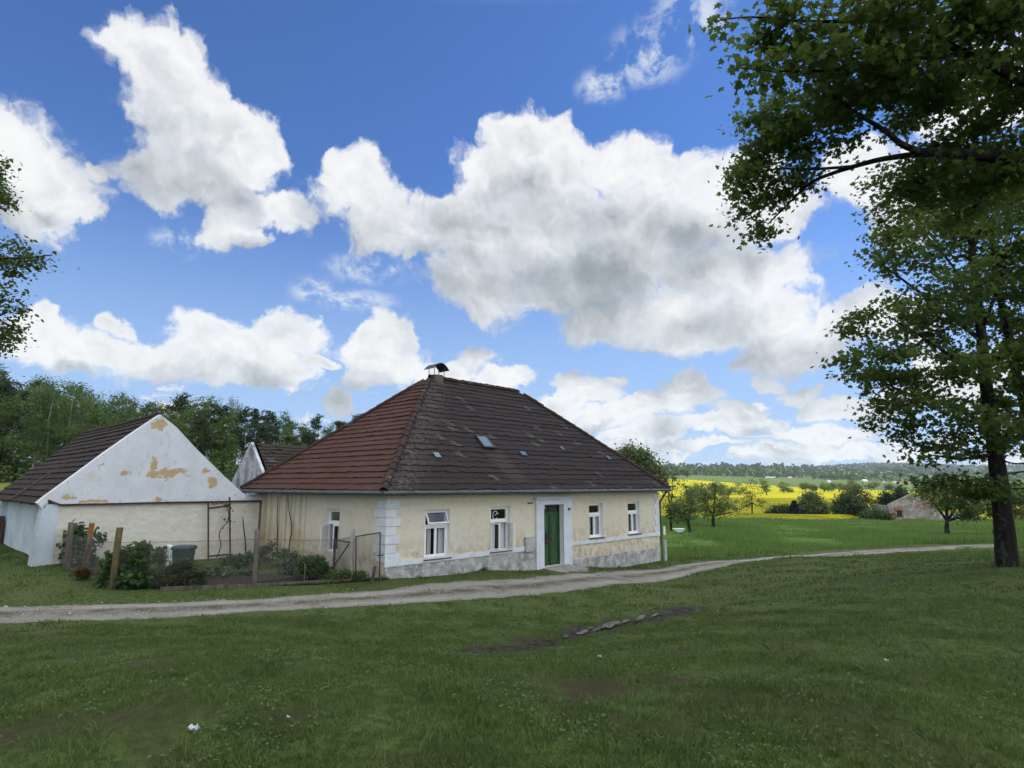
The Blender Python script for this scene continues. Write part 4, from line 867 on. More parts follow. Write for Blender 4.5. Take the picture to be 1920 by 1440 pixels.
bl = [pb_(*q) for q in ((1420,30,8.3,50,28,.6),(1348,36,8.2,26,12,.3),(1500,55,8.4,80,45,.8),(1620,50,8.5,95,55,1),(1750,45,8.6,110,55,1.1),(1870,60,8.8,95,75,1.2),(1970,130,9,80,90,1.2),
     (1415,126,8.3,36,14,.3),(1490,125,8.4,60,32,.6),(1590,130,8.5,85,40,.8),(1700,130,8.6,80,42,.8),(1790,165,8.8,50,40,.9))]
blf = [pb_(*q) for q in ((1428,210,10.6,36,26,.7),(1500,215,10.2,62,32,.8),(1590,190,9.8,60,28,.8),(1415,285,10.7,32,26,.7),(1475,275,10.4,52,30,.8),(1550,265,10,50,26,.7),(1400,340,10.8,28,26,.6),(1455,360,10.7,38,26,.6),(1392,402,10.9,24,16,.5),(1425,432,10.9,18,20,.4),(1500,330,10.4,40,18,.5),(1620,250,9.8,40,20,.6),
     (1870,220,9.6,50,40,.8),(1700,210,9.6,36,20,.6),(1760,345,9.9,60,26,.7),(1860,340,9.8,55,30,.8),(1680,345,10,40,20,.6),(1800,240,9.6,50,22,.7),(1890,300,10.5,60,50,1),(1720,190,9.9,60,26,.8),(1840,150,9.9,70,40,.9),(1640,180,9.8,50,24,.6),(1760,300,10.6,60,24,.8))]
over = [(10.5,5.5,9,2.6,2.4,1.4),(7.5,4.5,10,2.4,2.2,1.3),(12.5,9,10.5,3,2.6,1.6),(13.5,4,9.5,2.6,2.6,1.6),(15,10,8,2.6,2.6,2),(9,1.5,9.5,2.6,2.2,1.4),(16,5,7,2.4,2.4,1.8),(12,12,13,2.2,2.2,1.2)]
low = [pb_(*q) for q in ((1690,385,11.5,46,34,1),(1780,395,12,60,40,1.2),(1880,390,12,60,44,1.2),(1830,330,11,60,30,1),(1640,330,11,26,16,.6))]
lv1 = T.grow(blob_pts(bl, 330), 24, .23, .6, rk=.006); lv2 = np.vstack([T.grow(blob_pts(blf, 400), 40, .21, .6, rk=.005), T.grow(blob_pts(low, 120), 34, .26, .6, rk=.005)])
lv_o = T.grow(blob_pts(over, 170), 40, .45, .5, rk=.008); lv = np.vstack([lv1, lv2]); lsz = np.concatenate([np.full(len(lv1), .125), np.full(len(lv2), .092), np.full(len(lv_o), .14)])
thing_tree('maple_tree', T, np.vstack([lv, lv_o]), m_bark, lsz, 'maple', l_maple, 'near maple whose long dark limb and leafy sprays hang into the upper right sky', tilt=.75, droop=.7)

c_ = np.array([-14.6, 11.2, 0]); c_[2] = Hs(c_[0], c_[1]); T = Tree(c_ - (0, 0, .1))
tr = [c_ - (0, 0, .2), c_ + (0, 0, 2), c_ + (.1, 0, 5), c_ + (0, .1, 8), c_ + (.1, 0, 11)]; rad = [.34, .26, .2, .14, .05]
for i in range(len(tr) - 1):
    q = np.linspace(tr[i], tr[i+1], 5); T.P += list(q); T.Rd += list(np.linspace(rad[i], rad[i+1], 5))
T.mb.tube(np.array(tr) - T.o, rad, 10)
T.limb([c_ + (.1, 0, 4.6), at(-120, 500, 11.5), at(-20, 486, 11.6), at(50, 484, 11.6), at(98, 478, 11.6)], .07, .01)
T.limb([c_ + (.1, 0, 6), at(-120, 360, 11.5), at(-30, 340, 11.6), at(10, 335, 11.6)], .06, .012)
T.limb([c_ + (.1, 0, 3.6), at(-100, 620, 11.5), at(-20, 600, 11.6), at(15, 585, 11.6)], .05, .012)
bl = [pb_(*q) for q in ((-10,300,11.6,24,22,.5),(-4,350,11.6,26,30,.5),(10,385,11.6,14,14,.3),(15,470,11.6,32,28,.5),(60,478,11.6,30,20,.4),(92,484,11.6,14,9,.2),(20,518,11.6,26,18,.4),(66,508,11.6,16,10,.3),(8,570,11.6,26,24,.5),(38,575,11.6,10,10,.2),(0,618,11.6,18,24,.4),(-6,650,11.6,14,12,.3),(-90,330,11.6,70,80,1.5),(-90,480,11.6,70,60,1.5),(-90,600,11.6,60,60,1.5))]
lv = T.grow(blob_pts(bl, 210), 42, .16, .55, rk=.006)
thing_tree('lime_tree', T, lv, m_bark, .085, 'oval', l_lime, 'leafy lime branches entering at the left picture edge above the barn', tilt=.8, droop=.5)

# ------------------------------------------------------------------ orchard, garden and field trees
def quick_tree(name, base, blobs, n, per, spread, lsize, lmat, label, stem_r=.12, group=None, shape='oval', bark=m_bark, limbs=2, tilt=.8, cat='tree', lean=0, flat=.6, stem_top=None, rk=.012):
    base = np.asarray(base, float); T = Tree(base - (0, 0, .15)); bl = np.array(blobs); cen = bl[:, :3].mean(0); top = cen if stem_top is None else np.asarray(stem_top)
    fork = base + (top - base) * .45; fork[:2] = base[:2] + (top[:2] - base[:2]) * .25
    T.limb([base - (0, 0, .2), base + (lean * .3, 0, (fork[2] - base[2]) * .5), fork], stem_r, stem_r * .72, 8)
    for b in bl[rng.permutation(len(bl))[:max(limbs, min(5, len(bl)))]]: T.limb([fork, (fork + b[:3]) / 2 + rng.normal(0, .08, 3), b[:3]], stem_r * .55, stem_r * .15, 6)
    return thing_tree(name, T, T.grow(blob_pts(blobs, n), per * 1.1, spread * 1.15, flat, rk=rk * .7, n=3), bark, lsize * 1.05, shape, lmat, label, cat, group, tilt=tilt)
def qt(name, bu, bv, blobs, n, per, spread, lsize, lmat, label, Y=None, rd=.8, **k):
    b = onground(bu, bv) if Y is None else at(bu, bv, Y)
    if Y is not None: b[2] = Hs(b[0], b[1])
    return quick_tree(name, b, [pb_(u, v, b[1], ru, rv, max(ru, rv) * b[1] / 1150 * rd) for u, v, ru, rv in blobs], n, per, spread, lsize, lmat, label, **k)
qt('apple_tree', 1338, 992, ((1312,922,26,16),(1342,912,14,10),(1340,938,32,22),(1366,944,20,14),(1305,950,24,16),(1376,960,10,8),(1335,962,26,10),(1318,905,8,8)), 150, 34, .30, .17, l_apple, 'spreading apple tree with a forked dark trunk right of the farmhouse', stem_r=.22)
qt('apple_tree', 1293, 999, ((1278,945,22,18),(1300,930,16,16),(1272,968,20,12),(1296,965,20,14),(1262,955,12,14)), 120, 30, .28, .16, l_apple, 'grey-green apple tree beside the spreading one, nearest the house corner', stem_r=.16)
qt('willow_tree', 1192, 940, ((1186,852,26,16),(1172,866,22,18),(1204,864,22,18),(1220,882,20,14),(1192,886,40,22),(1232,896,12,12)), 220, 40, .55, .30, l_willow, 'tall pale green willow rising behind the right end of the roof', Y=64, stem_r=.3, tilt=1.2)
qt('plum_tree', 1258, 985, ((1262,884,16,10),(1250,896,16,12),(1270,900,12,14),(1256,922,16,16),(1268,940,12,12),(1250,950,12,14)), 60, 11, .34, .17, l_red, 'thin purplish tree with gaps in its crown next to the house gutter', Y=56, stem_r=.12)
qt('young_tree', 1411, 972, ((1411,908,15,9),(1412,922,24,12),(1410,940,28,10),(1398,951,16,7),(1430,949,14,7),(1388,955,8,4)), 110, 12, .42, .24, l_loose, 'loose brownish tree standing before the yellow field with a bare straight stem', stem_r=.16, stem_top=at(1411, 905, 104))
qt('round_tree', 1519, 973, ((1522,948,24,18),(1520,930,14,9),(1508,955,14,12),(1538,954,13,11)), 170, 36, .5, .34, l_apple, 'dense rounded green tree right of the dark cypress by the field edge', stem_r=.2)
qt('field_shrub', 1462, 972, ((1462,956,17,9),(1448,962,10,8),(1478,958,10,9)), 90, 36, .5, .32, l_shrub, 'low dark shrub left of the cypress at the meadow edge', cat='shrub', stem_r=.15)
qt('hawthorn_tree', 1590, 973, ((1588,950,28,16),(1572,956,14,12),(1606,952,14,16),(1590,935,16,8)), 190, 38, .55, .34, l_shrub, 'broad dark green hawthorn in the row before the yellow field', stem_r=.2)
qt('ash_tree', 1612, 974, ((1600,918,20,10),(1612,930,24,14),(1625,945,14,14),(1590,925,12,10),(1618,958,12,10)), 110, 20, .6, .34, l_loose, 'loose tall ash rising above the hawthorn towards the ruin', Y=118, stem_r=.16)
qt('field_shrub', 1642, 976, ((1640,966,24,8),(1622,968,10,6),(1658,968,10,6)), 110, 36, .5, .30, l_shrub, 'low spreading shrub between the hawthorn and the ruined cottage', cat='shrub', stem_r=.12)
qt('spruce_tree', 1662, 975, ((1662,952,16,18),(1660,932,10,10),(1676,945,14,22),(1690,925,16,14)), 200, 36, .5, .32, l_pine, 'dark spruce clump standing against the gable of the ruined cottage', Y=116, stem_r=.2)
qt('pear_tree', 1777, 1008, ((1742,926,26,14),(1778,920,32,16),(1802,938,34,20),(1770,948,28,12),(1825,955,24,16),(1808,968,20,8),(1728,912,14,8)), 200, 30, .34, .20, l_apple, 'spreading fruit tree with a crooked trunk in front of the ruined cottage', stem_r=.22)
qt('pear_tree', 1867, 1010, ((1868,930,32,18),(1900,925,34,20),(1920,950,34,24),(1880,960,24,12),(1850,950,16,14)), 170, 34, .34, .20, l_apple, 'fruit tree partly hidden behind the thick maple trunk', stem_r=.18)
qt('roadside_tree', 1960, 1000, ((1950,930,40,26),(2010,920,50,30),(1990,960,40,18)), 120, 34, .4, .22, l_apple, 'bushy tree just beyond the right picture edge by the track', stem_r=.18)
# conical cypress
b = onground(1491, 973); T = Tree(b); hc = 33 * b[1] / 1150; T.limb([b - (0, 0, .2), b + (0, 0, hc * .9)], .12, .03, 6)
f = rng.uniform(0, 1, 2600); a = rng.uniform(0, 6.28, 2600); rr_ = (1 - f) ** .62 * 11.5 * b[1] / 1150 * rng.uniform(.75, 1.05, 2600)
lv = np.stack([rr_ * np.cos(a), rr_ * np.sin(a), f * hc], -1)
thing_tree('cypress', T, lv, m_bark, .34, 'needle', leaf_mat('cypress_leaf', (.012, .022, .016), (.022, .034, .022), None, .1), 'small dark conical cypress between a low shrub and a round tree', tilt=1.5)
# sunlit trees standing in and beyond the yellow field
FT = ((1290,936,((1291,918,10,10),(1290,926,9,8)),l_red,'dull brownish bush left of the bright trees in the yellow field',.20),
      (1306,936,((1304,916,12,11),(1312,924,12,10),(1300,926,10,9)),l_far,'bright rounded tree at the near left border of the sunlit yellow field',.3),
      (1337,935,((1334,914,10,10),(1342,916,10,13),(1336,924,13,9)),l_far,'bright pointed tree beside the rounded one in the yellow field',.3),
      (1352,933,((1352,914,7,7),(1354,923,8,7)),l_loose,'thin brownish tree right of the bright pair in the yellow field',.2),
      (1366,932,((1366,917,10,9),(1364,923,9,6)),l_far,'smaller tree left in the pair on the yellow field left of the loose brown tree',.3),
      (1386,931,((1385,914,13,9),(1394,920,8,8),(1378,921,8,7)),l_far,'larger tree right in the pair on the yellow field beside the loose brown tree',.3),
      (1438,932,((1432,908,8,12),(1438,916,6,9)),l_far,'pale tree partly behind the crown of the loose brown tree',.3),
      (1470,927.5,((1469,911,12,7),(1471,917,10,4)),l_far,'lone bright tree standing free in the middle of the yellow field',.35),
      (1481,926,((1482,921,2.5,4),),l_far,'tiny bush close right of the lone tree',.2),
      (1510,924.5,((1509,911,9,7),),l_far,'first pale tree of the row crossing the yellow field right of the lone tree',.3),
      (1526,925,((1525,914,6,6),),l_far,'small thin tree second in the row across the yellow field',.2),
      (1545,925.5,((1544,910,9,9),(1552,914,7,6)),l_far,'bushy tree third in the row across the yellow field',.3),
      (1560,925.5,((1560,911,7,7),),l_far,'fourth tree in the row across the yellow field',.3),
      (1574,925.5,((1572,911,9,7),(1580,913,7,6)),l_far,'fifth tree in the row, before the dark crown by the hawthorn',.3),
      (1596,928,((1597,909,12,9),(1606,914,9,8)),l_forest,'dark dense tree in the row above the hawthorn',.35),
      (1640,920,((1640,908,11,6),(1633,911,7,5)),l_far,'bright broad tree right of the dark dense one in the field row',.35),
      (1668,921,((1668,912,8,6),),l_far,'small pale tree above the dark spruce by the ruin',.3),
      (1286,893,((1284,884,9,6),(1289,887,6,4)),l_forest,'rounded green tree on the crest beyond the yellow field near the house',.4))
for bu, bv, bls, lm, lab, sr in FT:
    b = onground(bu, bv, 120); k = b[1] / 1150
    quick_tree('field_tree', b, [pb_(u, v, b[1], ru, rv, ru * k) for u, v, ru, rv in bls], 46, 26, 2.2 * k, 1.9 * k, lm, lab, stem_r=sr, group='trees in and beyond the yellow field', limbs=1, rk=.008)

# ------------------------------------------------------------------ forest behind the barn: a few kinds, each tree a copy
def proto(kind, seed):
    global rng
    rng = np.random.default_rng(seed); T = Tree((0, 0, 0)); Hh = 15.0
    if kind == 'birch':
        k = rng.uniform(-.6, .6); T.limb([(0, 0, -.5), (k * .4, 0, 5), (k, .2, 10), (k * 1.2, 0, 14.5)], .15, .025, 7)
        if seed % 2: T.limb([(.1, 0, 3), (1.0, .2, 8), (1.6, 0, 12)], .09, .02, 6)
        bl = [(k + rng.normal(0, .8), rng.normal(0, .8), z, rng.uniform(1.1, 1.9) * (1.15 - z / 22), 1.5, 1.3) for z in np.linspace(4.5, 14.8, 13)]
        C = blob_pts(bl, 190); lv = T.grow(C, 24, .42, 1.1, rk=.006, n=3); lv[:, 2] -= np.abs(rng.normal(0, .55, len(lv)))
        return T, lv, m_birch, .24, 'oval', l_birch
    if kind == 'pine':
        T.limb([(0, 0, -.5), (.1, 0, 7), (-.2, .1, 14.6)], .19, .05, 7)
        bl = [(rng.normal(0, 1.1), rng.normal(0, 1.1), z, rng.uniform(.9, 1.5), 1.2, .55) for z in np.linspace(6.5, 14.6, 13)]
        return T, T.grow(blob_pts(bl, 130), 34, .34, .5, rk=.008, n=3), m_pinebark, .30, 'needle', l_pine
    if kind == 'spruce':
        T.limb([(0, 0, -.5), (0, 0, 15)], .17, .02, 6); f = np.sort(rng.uniform(0.08, 1, 110)); a = np.arange(110) * 2.4; r = (1 - f) * 2.6 + .15
        C = np.stack([r * np.cos(a), r * np.sin(a), f * 15 - r * .25], -1)
        return T, T.grow(C, 40, .30, .4, rk=.006, n=3, along=.8), m_bark, .30, 'needle', l_pine
    T.limb([(0, 0, -.5), (.2, 0, 4), (0, .2, 9)], .22, .09, 7)
    bl = [(rng.normal(0, 1.6) * (1.2 - z / 16), rng.normal(0, 1.4), z, rng.uniform(1.4, 2.3) * (1.2 - z / 24), 1.8, 1.4) for z in np.linspace(2.8, 13.6, 13)]
    return T, T.grow(blob_pts(bl, 190), 27, .5, .7, rk=.008, n=3), m_bark, .30, 'oval', l_forest
KIND = {'birch': ('birch_tree', 'pale-stemmed drooping birch in the forest edge behind the barn', 'birches in the forest edge'), 'pine': ('pine_tree', 'dark pine with a ragged top in the forest behind the buildings', 'pines in the forest'),
        'spruce': ('spruce_tree', 'dark pointed spruce among the birches left of the barn', 'spruces in the forest'), 'leaf': ('forest_tree', 'bushy mid-green broadleaf tree in the forest behind the barn', 'broadleaf trees in the forest')}
PRO = {}
for kd, seeds in (('birch', (101, 102, 103)), ('pine', (111, 112)), ('spruce', (121,)), ('leaf', (131, 132, 133))):
    for sd in seeds:
        T, lv, mb_, ls, shp, lm = proto(kd, sd); me1 = np_mesh('trunk', np.vstack(T.mb.v), [np.array(x) for x in T.mb.f.values()], mb_, True); me2 = leaf_mesh('crown', lv, ls, shp, lm, 1.0, droop=.6)
        PRO.setdefault(kd, []).append((me1, me2))
rng = np.random.default_rng(77)
tu = [-320, -100, 0, 40, 62, 110, 132, 150, 175, 205, 235, 262, 300, 345, 385, 415, 460, 500, 540, 575, 604, 640, 655, 700]; tv = [690, 690, 684, 712, 692, 708, 702, 736, 730, 716, 722, 744, 748, 733, 742, 732, 752, 760, 774, 792, 766, 788, 770, 800]
def put_tree(kd, x, y, h_):
    m1, m2 = PRO[kd][rng.integers(len(PRO[kd]))]; nm, lab, grp = KIND[kd]
    r = tag(empty(nm, (x, y, Hs(x, y) - .1), rng.uniform(0, 6.28)), lab, 'tree', grp); w = h_ / 15 * rng.uniform(.95, 1.25); r.scale = (w, w, h_ / 15)
    link('trunk', m1, r); link('crown', m2, r)
for row, (Ya, Yb, du) in enumerate(((64, 71, 27), (73, 82, 29), (86, 98, 34))):
    for u in np.arange(-300, 705, du):
        u_ = u + rng.uniform(-9, 9); Y = rng.uniform(Ya, Yb); v = np.interp(u_, tu, tv) + (rng.uniform(8, 46) if row == 0 else rng.uniform(-4, 16) if row == 1 else rng.uniform(0, 22))
        p = at(u_, v, Y); g = Hs(p[0], p[1]); h_ = max(6, p[2] - g)
        kd = rng.choice(['birch', 'leaf', 'spruce', 'pine'], p=[.55, .27, .12, .06] if u_ < 230 else ([.3, .5, .02, .18] if u_ < 450 else [.06, .36, .02, .56]))
        put_tree(kd, p[0], Y, h_)
# undergrowth along the forest edge, one mass
P_ = []
for _ in range(420):
    u = rng.uniform(-300, 720); Y = rng.uniform(61, 84); p = at(u, 880, Y); g = Hs(p[0], p[1]); hh = rng.uniform(.8, 3.2)
    P_.append(np.array([p[0], p[1], g + hh * .45]) + rng.normal(0, 1, (46, 3)) * np.array([1.1, 1.1, hh * .33]))
tag(link('undergrowth', leaf_mesh('undergrowth', np.vstack(P_), .34, 'oval', l_forest, 1.0)), kind='stuff')

# ------------------------------------------------------------------ fields and far country
def sheet(name, us, Ys, mat, lift, seed=0, edge=0.0):
    """land parcel: fan of sight columns between two distances"""
    nu, ny = len(us), 46
    V = []
    for i, (u, (a, b)) in enumerate(zip(us, Ys)):
        y = np.exp(np.linspace(math.log(a), math.log(b), ny)); x = (u - 960) / (FPX * _c) * y * .985
        z = H(x, y) + lift; z[0] -= lift + .05; z[-1] -= lift + .05
        V.append(np.stack([x, y, z], -1))
    V = np.array(V).reshape(-1, 3); i, j = np.meshgrid(np.arange(nu - 1), np.arange(ny - 1), indexing='ij')
    F = np.stack([i * ny + j, (i + 1) * ny + j, (i + 1) * ny + j + 1, i * ny + j + 1], -1).reshape(-1, 4)
    return tag(link(name, np_mesh(name, V, F, mat, True)), kind='structure')
us = np.linspace(880, 2300, 90)
m_rape = M('rapeseed', (.36, .325, .012), .95, ((.05, (.29, .275, .014), .42, .65, 4, (1, .25, 1)), (.5, (.41, .365, .014), .5, .7, 4), (1.0, (.20, .23, .02), .52, .66, 4)), (1.5, .9, .5), .05, custom=rape_custom)
m_crop = M('green_crop', (.075, .115, .035), .95, ((.02, (.10, .135, .045), .42, .62, 4), (.3, (.06, .095, .03), .5, .7, 4)), None, .05)
sheet('rapeseed_field', us, [(110 + 4 * math.sin(u * .02), 585 + 40 * math.sin(u * .006)) for u in us], m_rape, .9)
m_suntint = M('sun_tinted_grass', (.17, .20, .035), .95, ((.1, (.12, .16, .035), .42, .62, 4), (1.2, (.22, .22, .03), .5, .7, 4)), (3, .6, .2), .05)  # sunlight on the grass behind the barn, put into its yellow-green colour
sheet('sun_tinted_meadow', np.linspace(-420, 60, 20), [(40 + 3 * math.sin(u * .03), 63) for u in np.linspace(-420, 60, 20)], m_suntint, .12)
m_mg = M('lush_meadow', (.115, .185, .042), .95, ((.25, (.15, .22, .05), .42, .62, 4), (2.5, (.085, .145, .034), .48, .66, 4)), (5, .8, .2), .05)
um = np.linspace(1236, 2080, 60)
sheet('meadow', um, [(float(np.interp(u, [1236, 1300, 1480, 1560, 1750, 2080], [38, 42, 43, 45, 49, 52])), 109) for u in um], m_mg, .05)
sheet('crop_field', us, [(655 + 20 * math.sin(u * .01), 1050) for u in us], m_crop, .5)
def wood(name, n, ulo, uhi, ylo, yhi, size, mat, seed, cond=None, tall=1.0):
    r = np.random.default_rng(seed); P = []
    u = r.uniform(ulo, uhi, n); Y = np.exp(r.uniform(math.log(ylo), math.log(yhi), n)); x = (u - 960) / (FPX * _c) * Y
    keep = fbm(x / 300, Y / 300, 1.2, seed, 3) > (cond if cond is not None else -9); x, Y = x[keep], Y[keep]; z = H(x, Y)
    s_ = size * r.uniform(.7, 1.3, len(x)); k = 16
    d = r.normal(0, 1, (len(x), k, 3)); d /= np.linalg.norm(d, axis=2)[..., None]
    P = np.stack([x, Y, z + s_ * .55 * tall], -1)[:, None] + d * s_[:, None, None] * np.array([.5, .5, .52 * tall])
    return tag(link(name, leaf_mesh(name, P.reshape(-1, 3), size * .42, 'clump', mat, 1.4)), kind='stuff')
l_wood1 = leaf_mat('hedgerow_leaf', (.060, .095, .032), (.085, .125, .042), None, .15)
l_wood2 = leaf_mat('distant_leaf', (.035, .062, .030), (.052, .080, .036), None, .1)
wood('hedgerow_wood', 900, 900, 2300, 1060, 1500, 13, l_wood1, 5, -.25)
wood('distant_wood', 2600, 850, 2400, 1600, 3300, 20, l_wood2, 6, -.1)
wood('distant_wood', 1300, 850, 2400, 2600, 3600, 26, l_wood2, 8, -.5, .8)
# a wooded hill far to the right
hx, hy = at(1655, 890, 3000)[:2]
r_ = np.random.default_rng(9); a = r_.uniform(0, 6.28, 1500); q = np.sqrt(r_.uniform(0, 1, 1500)); px = hx + 430 * q * np.cos(a); py = hy + 300 * q * np.sin(a)
th_, ph_ = np.meshgrid(np.linspace(0, 2 * np.pi, 60), np.linspace(0, 1, 16), indexing='ij'); X_ = hx + 560 * ph_ * np.cos(th_); Y_h = hy + 400 * ph_ * np.sin(th_); Z_ = H(X_, Y_h) - 4 + 34 * np.cos(ph_ * np.pi / 2) ** 1.5
i, j = np.meshgrid(np.arange(59), np.arange(15), indexing='ij'); F_ = np.stack([i * 16 + j, i * 16 + j + 1, (i + 1) * 16 + j + 1, (i + 1) * 16 + j], -1).reshape(-1, 4)
tag(link('hill', np_mesh('hill', np.stack([X_, Y_h, Z_], -1).reshape(-1, 3), F_, m_crop, True)), kind='structure')
d = r_.normal(0, 1, (1500, 14, 3)); d /= np.linalg.norm(d, axis=2)[..., None]; qz = np.hypot((px - hx) / 560, (py - hy) / 400)
P = np.stack([px, py, H(px, py) - 4 + 34 * np.cos(qz * np.pi / 2) ** 1.5 + 8], -1)[:, None] + d * 10
tag(link('hill_wood', leaf_mesh('hill_wood', P.reshape(-1, 3), 9, 'clump', l_wood2, 1.4)), kind='stuff')
m_wh = M('far_white_wall', (.75, .74, .70), .9); m_rf = M('far_red_roof', (.22, .09, .06), .9); m_gr = M('far_grey_roof', (.5, .5, .5), .8)
for (u, v, wpx, hpx, roof_m, lab) in ((1338,886.5,14,3.2,m_rf,'left one of two long white buildings on the distant ridge'),(1356,886,12,3.6,m_rf,'right one of two long white buildings on the distant ridge'),(1444,895.5,16,2.2,m_gr,'long pale shed roof left in the middle distance woods'),(1481,895.5,7,2.2,m_gr,'short pale shed right of the long one in the distant woods'),(1378,899,5,2,m_rf,'tiny cream house at the wood edge above the yellow field'),(1554,904.5,7,4,m_gr,'white gabled house behind the middle of the field tree row'),(1621,903,10,4.5,m_gr,'bright white house with a pale roof beyond the right end of the tree row'),(1657,904,5,4.5,m_rf,'small white house right of the bright one'),(1680,906,8,4,m_gr,'low white house among far trees by the ruin'),(1700,906,9,4.5,m_rf,'white house with reddish roof at the right end of the far village')):
    b = onground(u, v + 1, 300); k = b[1] / 1150; w, hh = wpx * k / 2, hpx * k; hs = tag(empty('village_house', b, rng.uniform(-.5, .5)), lab, 'house', 'white houses of the far village')
    m1 = MB(); m1.box((-w, -w * .45, -2), (w, w * .45, hh * .62)); m1.build('wall', m_wh, hs)
    m1 = MB(); m1.prism([(-w * 1.06, -w * .55, hh * .6), (-w * 1.06, w * .55, hh * .6), (-w * 1.06, 0, hh * 1.15)], (w * 2.12, 0, 0)); m1.build('roof', roof_m, hs)
# ruined stone cottage
b = onground(1668, 976, 60); Yr = b[1]; k = Yr / 1150
ruin = tag(empty('ruined_cottage', b, R(-14)), 'ruined cottage with bare stone and brick patched gable behind fruit trees', 'cottage')
m_rub = M('rubble_wall', (.27, .25, .225), .95, ((.9, (.42, .40, .37), .46, .60, 5), (3.5, (.16, .145, .13), .52, .66, 5), (.6, (.28, .13, .09), .58, .66, 4)), (6, .8, .08), .1)
wd, gh, eh = 96 * k, 50 * k, 30 * k
mb = MB(); mb.prism([(0, 0, -.5), (wd * .86, 0, -.5), (wd * .86, 0, eh), (wd * .43, 0, gh), (0, 0, eh * .98)], (0, .5, 0)); mb.build('gable', m_rub, ruin)
mb = MB(); mb.box((0, .501, -.5), (.5, 9, eh * .9)); mb.box((wd * .86 - .5, .501, -.5), (wd * .86, 9, eh * .85)); mb.box((.5, 8.5, -.5), (wd * .86 - .5, 9, eh * .7)); mb.build('wall', m_rub, ruin)
mb = MB(); mb.box((wd * .862, .0, -.5), (wd * 1.5, .45, 15 * k)); mb.build('low_wall', M('whitish_rubble', (.48, .47, .45), .95, ((1.6, (.22, .21, .20), .5, .62, 5),), (5, .7, .06)), ruin)
mb = MB(); x0 = 13 * k; mb.box((x0, -.03, 7 * k), (x0 + 9 * k, -.001, 19 * k)); wn_ = mb.build('window', m_dark, ruin)
mb = MB(); q = 2.2 * k
for a, c in (((x0 - q, -.06, 5 * k), (x0, -.002, 21 * k)), ((x0 + 9 * k, -.06, 5 * k), (x0 + 9 * k + q, -.002, 21 * k)), ((x0 - q * 2.4, -.06, 19.1 * k), (x0 + 9 * k + q * 1.2, -.002, 24 * k))): mb.box(a, c)
mb.build('brick_surround', M('old_brick', (.30, .125, .085), .95, ((2, (.42, .34, .29), .52, .64, 4),), (12, .6, .03)), wn_)

# ------------------------------------------------------------------ garden, fence, trellis and small things by the house
rng = np.random.default_rng(5)
g0, g1, g2, g3 = (onground(212, 1106)[:2], onground(668, 1092)[:2], np.array(HP(-.05, 2.2, 0))[:2], np.array(HP(-6.4, 8.6, 0))[:2])
U_, V_ = np.meshgrid(np.linspace(0, 1, 60), np.linspace(0, 1, 50), indexing='ij')
gxy = ((1 - U_) * (1 - V_))[..., None] * g0 + (U_ * (1 - V_))[..., None] * g1 + (U_ * V_)[..., None] * g2 + ((1 - U_) * V_)[..., None] * g3
gzz = H(gxy[..., 0], gxy[..., 1]) + .03 + .10 * np.clip(fbm(gxy[..., 0], gxy[..., 1], 1.6, 61, 4) + .5, 0, 1.4) * np.sin(np.pi * np.clip(U_, .02, .98)) * np.sin(np.pi * np.clip(V_, .02, .98))
i, j = np.meshgrid(np.arange(59), np.arange(49), indexing='ij'); F_ = np.stack([i * 50 + j, (i + 1) * 50 + j, (i + 1) * 50 + j + 1, i * 50 + j + 1], -1).reshape(-1, 4)
tag(link('garden_bed', np_mesh('garden_bed', np.dstack([gxy, gzz]).reshape(-1, 3), F_, m_soil, True)), kind='structure')

fence = tag(empty('garden_fence', onground(212, 1106)), 'low chain-link fence on grey posts round the vegetable bed beside the track', 'fence')
fo_ = np.array(fence.location)
def post(px, r, mat_, nm='post', parent=fence, org=None, n=8, capped=None):
    (ub, vb), (ut, vt) = px; b = onground(ub, vb); t = at(ut, vt, b[1] + .02); o = fo_ if org is None else org
    mb = MB(); pts = np.linspace(b - (0, 0, .2), t, 6) + np.vstack([np.zeros(3), rng.normal(0, .008, (4, 3)), np.zeros(3)]); mb.tube(pts - o, np.linspace(r * 1.05, r * .92, 6), n)
    ob = mb.build(nm, mat_, parent, n > 6)
    return b, t
PA = post(((125.5, 1071), (133.4, 979)), .085, m_wood); PB = post(((158.5, 1084), (169, 1003)), .085, m_wood); PC = post(((210.5, 1106), (225, 989)), .095, m_mosswood, n=9)
PD = post(((478, 1097), (483, 993)), .09, m_wood); PE = post(((659, 1089), (661, 993)), .085, m_concrete)
mb = MB(); q = PB[1]; mb.tube(np.array([q + (0.0, 0, -.0), q + (.02, 0, .36)]) - fo_, .075, 8); ob = mb.build('post_cap', m_orange, fence); ob['label'] = 'rust orange top of one post'
P0 = post(((98, 1050), (106.5, 985)), .03, m_rust); PF = post(((627, 1072), (627.5, 1010)), .05, m_wood); PG = post(((281, 1100), (281.5, 1013)), .02, m_rust); PH = post(((571, 1093), (571.5, 1057)), .02, m_wood)
def brace(a, b, r): mb = MB(); mb.tube(np.array([a, b]) - fo_, r, 6); mb.build('brace', m_dkmetal, fence)
Ye = PE[0][1]
brace(at(655, 1019, Ye), at(621, 1069, Ye + .1), .022); brace(at(659, 1017.5, Ye), at(626, 1012, Ye + .3), .022)
